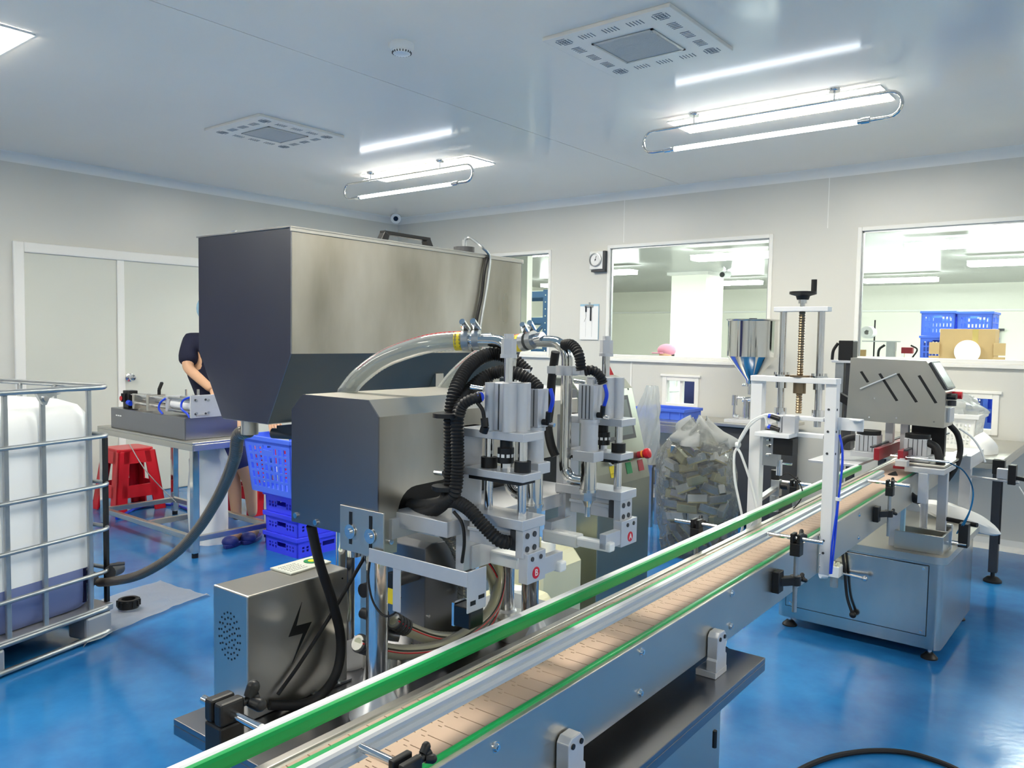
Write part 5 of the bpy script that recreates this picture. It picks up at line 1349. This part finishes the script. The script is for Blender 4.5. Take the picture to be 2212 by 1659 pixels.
# servo column at the rear left
B(MB().box(-1.36, -1.235, 4.45, 4.56, 1.325, 1.338), 'servo_bracket', 'alu_white')
B(MB().box(-1.345, -1.30, 4.47, 4.55, .80, 1.325), 'servo_column', 'galv')
B(MB().box(-1.29, -1.25, 4.47, 4.55, .86, 1.325), 'servo_column', 'dark_grey')
B(MB().box(-1.33, -1.255, 4.46, 4.55, 1.338, 1.445), 'servo_motor', 'black', bev=.004)
B(MB().tube([(-1.335, 4.47, 1.43), (-1.355, 4.46, 1.39), (-1.36, 4.46, 1.34)], .008, 8), 'servo_cable', 'rubber', bev=0)
B(MB().box(-1.345, -1.30, 4.47, 4.55, .482, .80), 'servo_column', 'galv')
B(MB().obox((-1.22, 4.3, 1.13), (.12, .03, .04), (1, -.2, -.5)), 'chute', 'black')
# cable loops on the right of the head
B(MB().tube([(-.77, 4.40, 1.04), (-.735, 4.42, .99), (-.72, 4.42, .91), (-.735, 4.40, .83), (-.77, 4.38, .76)], .014, 10), 'cable_loop', 'rubber', bev=0)
B(MB().tube([(-.735, 4.45, 1.02), (-.68, 4.46, .98), (-.64, 4.47, .92), (-.62, 4.48, .86)], .005, 8), 'signal_tube', 'white_plastic', bev=0)
for k in range(2):
    B(MB().tube([(-.70, 4.06, .895), (-.645, 4.08, .86), (-.61, 4.1, .78), (-.62, 4.12, .68), (-.66-.012*k, 4.14, .56)], .0034, 7), 'air_hose', 'teal_tube', bev=0)
# adjusting clamp at the right corner
B(MB().box(-.715, -.69, 4.13, 4.155, .482, .60), 'clamp_post', 'chrome')
B(MB().box(-.665, -.625, 4.13, 4.19, .50, .61).cyl((-.74, 4.25, .60), (-.60, 4.2, .60), .011, n=10), 'corner_clamp', 'black', bev=.003)
B(MB().cyl((-.69, 4.14, .515), (-.63, 4.14, .515), .011, n=12), 'clamp_screw', 'chrome', bev=0)
# sensor stick out to the right over the table front
q = at(2075, 1015, Y=4.75)
B(MB().box(-.60, -.55, 4.72, 4.76, q.z-.02, q.z+.03).cyl((-.72, 4.75, q.z-.03), (-.5, 4.72, q.z-.03), .007, n=10), 'sensor_arm', 'alu')
B(MB().box(-.55, -.515, 4.71, 4.77, q.z-.045, q.z+.055).bar((-.515, 4.74, q.z-.01), (-.43, 4.74, q.z-.02), .02), 'sensor_clamp', 'black', bev=.003)
B(MB().tube([(-.50, 4.72, q.z-.05), (-.46, 4.72, q.z-.11), (-.42, 4.72, q.z-.14), (-.38, 4.72, q.z-.13)], .003, 6), 'sensor_wire', 'white_plastic', bev=0)
B(MB().box(-.80, -.70, 4.60, 4.98, .80, .868), 'outfeed_beam', 'alu')
B(MB().box(-.80, -.745, 4.92, 4.96, .482, .80), 'outfeed_leg', 'alu')
# dark conduit under the deck
B(MB().tube([(-.93, 4.0, .83), (-.90, 4.0, .78), (-.85, 4.05, .72), (-.83, 4.1, .70)], .02, 10), 'conduit', 'rubber', bev=0)
# white sack lying over the rear edge
def sack2(s, t):
    a = t*2*math.pi; c = Vector((-.98+.40*s, 4.84, .545-.05*s-.05*s*s))
    r = .055*(math.sin(math.pi*min(1, s*1.02+.0))**.45 if 0 < s < 1 else .02)*(1+.1*math.sin(5*a+9*s))
    return (c.x, c.y+r*1.3*math.cos(a), c.z+r*math.sin(a))
MB().grid(sack2, 24, 18).build('white_sack', 'white_plastic', None, label='limp white sack lying across the rear of the capping machine', cat='sack')

# ================================================================== right table, basket
tr = thing('side_table', (-1.1, 5.9, 0), 'steel side table with a dark leg at the right under the pass-through hatch', 'table')
MB().box(-1.6, -.645, 5.27, 6.42, .755, .78).box(-1.6, -.645, 5.27, 5.285, .72, .755).box(-.66, -.645, 5.285, 6.42, .72, .755).build('table_top', 'steel', tr, .003)
for x, y in ((-1.55, 5.56), (-.70, 5.56), (-1.55, 6.37)):
        l = MB().box(x-.024, x+.024, y-.024, y+.024, .06, .755).build('leg', 'dark_grey', tr, .004)
        MB().cyl((x, y, .02), (x, y, .06), .012, n=10).lathe([(.05, 0), (.05, .01), (.03, .03), (0, .034)], (x, y, 0), 18).build('foot', 'black', l)
MB().box(-1.6, -.70, 6.40, 6.478, .72, .755).build('wall_ledge', 'steel', tr)
MB().box(-.69, -.63, 5.25, 5.30, .70, .78).cyl((-.64, 5.26, .3), (-.64, 5.26, .74), .006, n=8).build('corner_joint', 'black', tr)
crate('white_basket', (-1.02, 5.78, .781), .38, .34, .22, 6, 14, .12, 'white_plastic', 'white plastic basket standing on the side table', None, .025, wall=.005)
def puff(s, t):
    a = s*2*math.pi; c = Vector((-1.0, 5.78, 1.0)); z = t
    r = .17*(1-t**2)**.5*(1+.12*math.sin(4*a+7*t)+.1*math.sin(9*a-5*t)); return (c.x+r*1.05*math.cos(a), c.y+r*.9*math.sin(a), c.z+.11*t*(1+.2*math.sin(3*a)))
MB().grid(puff, 40, 10).build('clear_bag', 'bag_milky', None, label='crinkled clear bag heaped in the white basket', cat='bag')
def puff2(s, t):
    a = s*2*math.pi; r = .075*(1-t**3)*(1+.1*math.sin(3*a+5*t)); return (-.78+r*math.cos(a), 5.52+r*math.sin(a)*1.2, .781+.13*t)
MB().grid(puff2, 24, 10).build('white_bag', 'white_plastic', None, label='small white bag slumped beside the basket', cat='bag')

# ================================================================== benches under the windows, middle
cb_ = thing('steel_bench', (-2.5, 6.1, 0), 'grey steel bench with closed front carrying the conical hopper', 'bench')
MB().box(-2.72, -2.15, 5.8, 6.42, .775, .80).build('bench_top', 'steel', cb_, .003)
MB().box(-2.68, -2.19, 5.83, 6.40, .05, .775).build('bench_body', 'dark_grey', cb_, .003)
m = MB()
for x in (-2.63, -2.24):
    for y in (5.88, 6.35): m.cyl((x, y, 0), (x, y, .05), .02, n=10)
m.build('feet', 'black', cb_, kind='stuff')
fx, fy = -2.435, 6.0
fn = thing('funnel_hopper', (fx, fy, .80), 'polished conical hopper filler standing on the steel bench', 'filler')
MB().lathe([(.0, 1.602), (.198, 1.602), (.205, 1.596), (.198, 1.59), (.19, 1.588), (.188, 1.315), (.04, 1.135), (.036, 1.10)], (fx, fy, 0), 40).build('cone', 'polished', fn)
MB().lathe([(.03, 1.604), (.03, 1.612), (0, 1.614)], (fx, fy, 0), 16).build('lid_knob', 'black', fn)
MB().cyl((fx, fy, 1.02), (fx, fy, 1.12), .026, n=16).cyl((fx, fy, 1.085), (fx, fy, 1.10), .045, n=18).cyl((fx-.07, fy, 1.09), (fx+.07, fy, 1.09), .010, n=10).build('ferrule', 'chrome', fn)
MB().cyl((fx-.03, fy, .80), (fx-.03, fy, .98), .026, n=16).cyl((fx+.03, fy, .80), (fx+.03, fy, 1.02), .030, n=16).cyl((fx-.06, fy, .97), (fx+.06, fy, .99), .022, n=14).build('valve_body', 'chrome', fn)
MB().cyl((fx-.12, fy-.02, .93), (fx-.12, fy-.02, 1.01), .024, n=14).cyl((fx-.12, fy-.02, .83), (fx-.12, fy-.02, .93), .010, n=10).cyl((fx-.12, fy-.02, .99), (fx-.03, fy, .985), .010, n=10).cyl((fx-.12, fy-.02, .85), (fx-.08, fy-.02, .84), .016, n=10).build('side_nozzle', 'chrome', fn)
MB().box(fx-.16, fx+.22, fy-.12, fy+.15, .80, .825).build('base_plate', 'alu', fn, .003)
ct = thing('counter', (-3.1, 6.1, 0), 'stainless counter below the middle window carrying the blue tray', 'counter')
MB().box(-3.62, -2.74, 5.72, 6.42, .755, .78).box(-3.62, -2.74, 5.72, 5.735, .69, .755).box(-2.755, -2.74, 5.735, 6.42, .69, .755).build('counter_top', 'steel', ct, .003)
for x in (-3.58, -2.79):
    for y in (5.77, 6.38): MB().box(x-.02, x+.02, y-.02, y+.02, 0, .755).build('leg', 'steel', ct)
MB().box(-3.56, -2.80, 5.80, 6.38, .25, .262).build('lower_shelf', 'steel_dark', ct)
bx0, bx1, by0, by1 = -3.40, -2.95, 5.90, 6.22
bt_ = thing('blue_tray', ((bx0+bx1)/2, (by0+by1)/2, .78), 'shallow blue plastic tray on the counter below the hatch', 'tray')
MB().box(bx0, bx1, by0, by0+.012, .78, .865).box(bx0, bx1, by1-.012, by1, .78, .865).box(bx0, bx0+.012, by0+.012, by1-.012, .78, .865).box(bx1-.012, bx1, by0+.012, by1-.012, .78, .865).box(bx0+.012, bx1-.012, by0+.012, by1-.012, .78, .79).build('tray_body', 'tray_blue', bt_, .003)
r = MB()
for a, b, c_, d in ((bx0-.012, bx1+.012, by0-.012, by0), (bx0-.012, bx1+.012, by1, by1+.012), (bx0-.012, bx0, by0, by1), (bx1, bx1+.012, by0, by1)): r.box(a, b, c_, d, .845, .868)
r.build('tray_rim', 'tray_blue', bt_, .002)
for k in range(5):
    x = bx0+.03+k*(bx1-bx0-.06)/4; MB().box(x-.004, x+.004, by0-.008, by0, .785, .845).build('rib', 'tray_blue', bt_)
# empty clear bag hanging between cabinet and counter
def cbag(s, t):
    a = s*2*math.pi; z = .48+.60*t
    r = .085*(1+.2*math.sin(3*a+6*t)+.12*math.sin(8*a-9*t))*(1 if t < .7 else 1-.5*(t-.7)/.3)
    return (-3.03+.03*t+r*math.cos(a), 5.45+r*.7*math.sin(a), z)
MB().grid(cbag, 40, 26).build('clear_bag', 'bag_milky', None, label='tall crinkled clear bag standing behind the control cabinet', cat='bag')
st = thing('small_stand', (-3.03, 5.45, 0), 'small steel stand hidden behind the control cabinet', 'stand')
MB().box(-3.13, -2.93, 5.37, 5.53, .462, .48).box(-3.12, -3.09, 5.38, 5.41, 0, .462).box(-2.97, -2.94, 5.38, 5.41, 0, .462).box(-3.12, -3.09, 5.49, 5.52, 0, .462).box(-2.97, -2.94, 5.49, 5.52, 0, .462).build('stand_frame', 'steel', st)

# ================================================================== bag full of foil packs
bc = Vector((-2.35, 4.92, 0))
def bag(s, t):
    a = s*2*math.pi; z = .90*t
    w = .275*(.86+.14*math.sin(math.pi*min(1, t*1.15)))
    if t > .74: w *= max(.12, 1-((t-.74)/.26)**2*.8)
    w *= 1+.06*math.sin(3*a+5*t)+.035*math.sin(8*a-11*t)+.03*math.sin(13*a+17*t)
    return (bc.x+w*math.cos(a), bc.y+w*.72*math.sin(a), z+.02*math.sin(5*a)*t)
bg = thing('foil_pack_bag', bc, 'big clear bag stuffed with foil packs on the floor behind the conveyor', 'bag')
MB().grid(bag, 64, 40).build('bag_wall', 'bag_clear', bg)
def neck(s, t):
    a = s*2*math.pi; r = (.215-.16*t**1.5)*(1+.22*math.sin(3*a+4*t)+.14*math.sin(7*a-6*t))
    return (bc.x+.01+r*math.cos(a), bc.y+r*.7*math.sin(a), .745+.16*t+.03*math.sin(4*a)*t)
MB().grid(neck, 48, 12).build('bag_neck', 'bag_milky', bg, label='crumpled milky top of the bag')
rnd = random.Random(3)
pk = None; n = 0
for lv in range(11):
    z = .035+lv*.066
    for k in range(8):
        a = k*math.pi/4+lv*.39; rr = .175+.02*rnd.random()
        p = Vector((bc.x+rr*math.cos(a), bc.y+rr*.66*math.sin(a), z+.012*rnd.random()))
        lab = 'foil wrapped pack inside the big clear bag'
        o = MB().box(-.066, .066, -.02, .02, -.029, .029) if pk is None else None
        if pk is None:
            pk = o.build('foil_pack', 'foil', None, .004, label=lab, cat='pack', group='foil packs in the clear bag'); ob = pk
            pg = MB().box(-.064, .064, -.0212, .0212, -.0305, -.020)
            for v in pg.v: pass
            me = pg.mesh('gold_edge', Vector((0, 0, -.03))); ge = D.objects.new('gold_edge', me); COL.objects.link(ge); me.materials.append(MATS['foil_gold']); ge.parent = pk
            ob.location = p
            alt = []
            for mn in ('foil_white', 'foil_pale', 'foil'):
                m_ = pk.data.copy(); m_.materials.clear(); m_.materials.append(MATS[mn]); alt.append(m_)
        else:
            ob = pk.copy(); COL.objects.link(ob); g2 = ge.copy(); COL.objects.link(g2); g2.parent = ob; ob.location = p; ob.data = rnd.choice([pk.data]+alt) if z > .2 else rnd.choice([pk.data, alt[2]])
        ob.rotation_euler = (rnd.uniform(-.3, .3), rnd.uniform(-.45, .45), a+math.pi/2+rnd.uniform(-.45, .45)); n += 1
# ================================================================== the room beyond the windows
struct(MB().box(-13, 6, YB+.05, 20.1, -.08, 0), 'floor_far', 'far_floor')
struct(MB().box(-13, 6, YB+.05, 20.1, ZC, ZC+.06), 'ceiling_far', 'far_ceiling')
struct(MB().box(-13, 6, 20.0, 20.1, 0, ZC), 'wall_far', 'far_wall')
struct(MB().box(-13.06, -13, YB+.05, 20, 0, ZC).box(6, 6.06, YB+.05, 20, 0, ZC), 'wall_far_side', 'far_wall')
q = at(1138, 650, Y=7.7)
struct(MB().box(-9.5, q.x, 7.7, 7.8, 0, ZC), 'wall_far_partition', 'far_wall')
struct(MB().box(-7.65, -6.9, 14.6, 15.4, 0, ZC), 'column', 'far_wall')
struct(MB().box(-7.72, -6.83, 14.53, 15.47, ZC-.06, ZC), 'trim_4', 'wall')
struct(MB().box(-13, 6, 19.93, 20, 2.18, 2.22), 'trim_5', 'trim')
k = 0
for x, y, lab in ((-4.75, 11.0, 'bright far-room light seen at upper right of the middle window'), (-1.85, 11.0, 'bright far-room light at the top of the right window'), (-1.6, 13.7, 'second far-room light in the right window'),
                  (-3.86, 16.6, 'third, smaller far-room light in the right window'), (-8.0, 12.6, 'far-room light at upper left of the middle window'), (-6.6, 9.2, 'far-room light seen beside the hopper'),
                  (-7.0, 16.0, 'added far-room light hidden behind the column'), (1.6, 14.0, 'added far-room light far to the right, outside the view'), (-10.5, 15.0, 'added far-room light far to the left, outside the view'), (-3.2, 8.6, 'added far-room light hidden above the middle window'), (-.4, 8.6, 'added far-room light hidden above the right window'),
                  (.9, 11.0, 'added far-room light outside the view at right'), (-4.5, 13.6, 'added far-room light behind the middle mullion'), (-.6, 17.0, 'added far-room light out of view at far right')):
    led_panel('far_ceiling_light', x, y, ZC-.10, 'led_far', lab, 'lights of the room beyond the windows', 1.3, .3, .07)  # hidden and out-of-view lights here are added to brighten the far room
# blue rack
rk = thing('storage_rack', (-6.3, 8.5, 0), 'blue steel storage rack beyond the left window', 'rack')
a = at(1180, 650, Y=8.4)
for y in (8.4, 9.2):
    up = MB().box(a.x-.03, a.x+.05, y-.03, y+.03, 0, 2.06).build('upright', 'rack_blue', rk)
    h = MB()
    for k in range(22): h.cyl((a.x+.01, y-.0305, .1+k*.09), (a.x+.01, y-.032, .1+k*.09), .009, n=6)
    h.build('upright_holes', 'far_wall', up, kind='stuff')
    MB().box(a.x-2.0, a.x-1.92, y-.03, y+.03, 0, 2.06).build('upright', 'rack_blue', rk)
for z in (2.0, 1.66, 1.25, .7):
    for y in (8.4, 9.2): MB().box(a.x-1.92, a.x-.03, y-.02, y+.02, z-.04, z+.04).build('beam', 'rack_blue', rk)
MB().bar((a.x, 8.43, 1.6), (a.x, 9.17, 1.0), .05, .03).bar((a.x-.02, 8.4, 1.62), (a.x-.5, 8.4, 1.2), .05, .03).build('brace', 'rack_blue', rk)
for z in (2.045, 1.705, 1.295): MB().box(a.x-1.92, a.x-.03, 8.42, 9.18, z-.005, z+.01).build('shelf', 'far_wall', rk)
# stacked blue crates, cardboard box, lid on a far table
ft = thing('far_table', (-1.7, 10.6, 0), 'pale table in the far room behind the right window', 'table')
MB().box(-2.6, -.9, 10.2, 11.0, .86, .9).build('table_top', 'alu', ft)
for x in (-2.55, -.95):
    for y in (10.25, 10.95): MB().box(x-.02, x+.02, y-.02, y+.02, 0, .86).build('leg', 'alu', ft)
labs = ['lowest', 'second', 'third', 'fourth', 'fifth', 'sixth']
zz = 0
for k in range(6):
    crate('far_crate', (-2.12, 11.33, zz), .38, .5, .305, 3, 8, .02, 'tray_blue', 'blue crate in the left far stack, %s from the floor' % labs[k], 'blue crates stacked in the far room'); zz += .309
zz = 0
for k in range(6):
    crate('far_crate', (-1.72, 11.33, zz), .38, .5, .305, 3, 8, .02, 'tray_blue', 'blue crate in the right far stack, %s from the floor' % labs[k], 'blue crates stacked in the far room'); zz += .307
cbx = thing('cardboard_box', (-1.72, 10.75, .9), 'open brown cardboard box in front of the blue crates', 'box')
MB().box(-2.0, -1.43, 10.6, 10.9, .9, 1.62).build('box_body', 'card', cbx, .004)
for s, x in ((-1, -2.0), (1, -1.43)):
    for j, (z0, z1) in enumerate(((.95, 1.12), (1.14, 1.30), (1.32, 1.46))): MB().obox((x+s*.05, 10.58, (z0+z1)/2), (.12, .008, z1-z0), (1, .25*s, 0)).build('flap', 'card', cbx)
MB().box(-1.66, -1.60, 10.597, 10.6, .9, 1.62).build('tape', 'gold', cbx)
q = at(2089, 760, Y=10.5)
ld = thing('round_lid', (q.x, 10.5, .9), 'round white lid leaning on the cardboard box', 'lid')
MB().cyl((q.x, 10.5, q.z), (q.x, 10.52, q.z), .135, n=36).cyl((q.x, 10.495, q.z), (q.x, 10.5, q.z), .12, n=36).build('disc', 'paper', ld)
MB().bar((q.x, 10.53, .9), (q.x, 10.56, q.z), .03, .01).build('prop', 'card', ld)
# small bench machine and roll near the window
q = at(1945, 745, Y=8.6)
bm = thing('bench_machine', (q.x, 8.6, 0), 'small bench machine with wires and an orange badge behind the right window', 'machine')
MB().box(q.x-.45, q.x+.45, 8.3, 8.9, .9, .93).build('bench_top', 'alu', bm)
for x in (q.x-.42, q.x+.42):
    for y in (8.33, 8.87): MB().box(x-.02, x+.02, y-.02, y+.02, 0, .9).build('leg', 'alu', bm)
for dx in (-.10, -.05, .03): MB().box(q.x+dx-.012, q.x+dx+.012, 8.58, 8.61, .93, 1.40-abs(dx)*.8).build('stand_rod', 'chrome', bm)
MB().box(q.x-.12, q.x-.04, 8.55, 8.63, 1.28, 1.46).build('motor', 'galv', bm, .004)
MB().box(q.x+.02, q.x+.12, 8.55, 8.62, 1.34, 1.40).build('head', 'red_dark', bm, .004)
MB().tube([(q.x-.14, 8.58, 1.42), (q.x-.19, 8.56, 1.36), (q.x-.18, 8.56, 1.2), (q.x-.15, 8.57, 1.0)], .012, 8).build('cable', 'black', bm)
MB().tube([(q.x+.10, 8.58, 1.42), (q.x+.16, 8.57, 1.38), (q.x+.12, 8.57, 1.30)], .008, 8).build('cable', 'black', bm)
MB().cyl((q.x-.02, 8.57, 1.245), (q.x-.02, 8.56, 1.245), .034, n=18).build('badge', 'orange', bm)
MB().ell((q.x+.10, 8.6, .99), (.12, .1, .12), 14, 10).build('white_bundle', 'white_plastic', bm)
q = at(1872, 718, Y=8.2)
rs = thing('roll_stand', (q.x, 8.2, 0), 'white paper roll on a thin black stand at the left edge of the right window', 'stand')
MB().cyl((q.x+.06, 8.25, 0), (q.x+.06, 8.25, 1.66), .007, n=8).cyl((q.x+.06, 8.25, 0), (q.x+.06, 8.25, .02), .15, n=20).build('pole', 'black', rs)
MB().lathe([(.022, -.07), (.058, -.07), (.058, .07), (.022, .07)], (q.x+.02, 8.2, q.z), 24, 'y').build('paper_roll', 'paper', rs)
MB().box(q.x-.04, q.x+.3, 8.2, 8.24, q.z-.09, q.z-.08).build('arm', 'galv', rs)
q2 = at(1863, 762, Y=8.2)
MB().box(q2.x-.03, q2.x+.03, 8.19, 8.22, q2.z-.05, q2.z+.03).build('tag', 'card', rs)
# door handle plate on far wall, far camera
q = at(2155, 735, Y=19.95)
fd_ = thing('door_pull', (q.x, 19.95, q.z), 'slim grey handle on the far room door', 'handle')
MB().box(q.x-.05, q.x+.03, 19.9, 19.93, q.z-.25, q.z+.25).box(q.x-.05, q.x+.12, 19.88, 19.93, q.z+.2, q.z+.25).build('grip', 'dark_grey', fd_)
q = at(1565, 594, Y=14.4)
fc = thing('far_camera', (q.x, 14.4, q.z), 'small security camera on the far room column', 'camera')
MB().cyl((q.x, 14.6, q.z+.03), (q.x, 14.3, q.z), .06, n=14).cyl((q.x, 14.5, q.z), (q.x, 14.5, ZC), .02, n=8).build('housing', 'white_plastic', fc)
MB().cyl((q.x, 14.3, q.z), (q.x, 14.29, q.z), .05, n=14).build('lens', 'black', fc)
# seated worker with a pink cap
hd = at(1440, 755, Y=9.4)
wp = thing('person', (hd.x, hd.y, 0), 'seated worker in a pink cap beyond the middle window', 'person')
hx, hy, hz_ = hd.x, hd.y, hd.z-.02
Vp = [(hx, hy, .50), (hx, hy, .75), (hx, hy, 1.0), (hx, hy, 1.13), (hx, hy-.02, 1.2), (hx, hy-.03, 1.32), (hx-.2, hy, 1.02), (hx-.25, hy-.1, .8), (hx-.15, hy-.35, .8), (hx+.2, hy, 1.02), (hx+.25, hy-.1, .8), (hx+.15, hy-.35, .8), (hx-.1, hy-.05, .5), (hx-.12, hy-.45, .5), (hx-.12, hy-.42, .06), (hx+.1, hy-.05, .5), (hx+.12, hy-.45, .5), (hx+.12, hy-.42, .06)]
skin_body('body', Vp, E_, [.13, .12, .13, .055, .08, .08, .055, .042, .03, .055, .042, .03, .085, .055, .04, .085, .055, .04], 'white_plastic', wp)
MB().ell((hx, hy-.02, hz_-.06), (.085, .095, .115), 16, 10).build('face', 'skin', wp)
MB().ell((hx, hy+.02, hz_-.05), (.095, .095, .11), 16, 10).build('hair', 'hair', wp)
MB().ell((hx, hy, hz_+.01), (.12, .125, .085), 18, 10).prism([(hx-.16, hy-.11), (hx-.02, hy-.15), (hx+.03, hy-.09), (hx-.08, hy-.02)], 'z', hz_-.035, hz_-.02).build('cap', 'pink', wp, .004)
stl = thing('work_stool', (hx, hy, 0), 'grey stool under the seated worker in the far room', 'stool')
MB().cyl((hx, hy, .32), (hx, hy, .37), .16, n=20).build('seat', 'dark_grey', stl)
for a in range(4):
    c_, s_ = math.cos(a*math.pi/2+.78), math.sin(a*math.pi/2+.78)
    MB().cyl((hx+.1*c_, hy+.1*s_, .32), (hx+.18*c_, hy+.18*s_, 0), .012, n=8).build('leg', 'dark_grey', stl)
# things behind the pass-through hatches
sh = thing('hatch_shelf', (-3.2, 6.9, 0), 'steel shelf behind the small hatch', 'shelf')
MB().box(-3.7, -2.7, 6.62, 7.2, .80, .82).build('shelf_top', 'steel', sh)
for x in (-3.65, -2.75):
    for y in (6.66, 7.16): MB().box(x-.02, x+.02, y-.02, y+.02, 0, .8).build('leg', 'steel', sh)
MB().box(-3.5, -3.25, 7.0, 7.15, .82, 1.2).build('dark_case', 'navy_short', None, label='dark case standing behind the small hatch', cat='case')
crate('far_tray', (-3.05, 6.95, .82), .3, .3, .12, 1, 4, .02, 'tray_blue', 'blue tray on the shelf behind the small hatch', None, handle=False)
sh2 = thing('hatch_shelf', (-1.1, 6.95, 0), 'steel shelf behind the right-hand hatch', 'shelf')
MB().box(-1.6, -.5, 6.62, 7.3, .78, .80).build('shelf_top', 'steel', sh2)
for x in (-1.55, -.55):
    for y in (6.66, 7.26): MB().box(x-.02, x+.02, y-.02, y+.02, 0, .78).build('leg', 'steel', sh2)
MB().box(-1.4, -1.15, 7.0, 7.2, .8, 1.15).build('brown_carton', 'card', None, .004, label='brown carton behind the right-hand hatch', cat='carton')
crate('far_tray', (-.86, 7.1, .8), .3, .25, .30, 2, 5, .02, 'tray_blue', 'blue crate behind the right-hand hatch', None, handle=False)
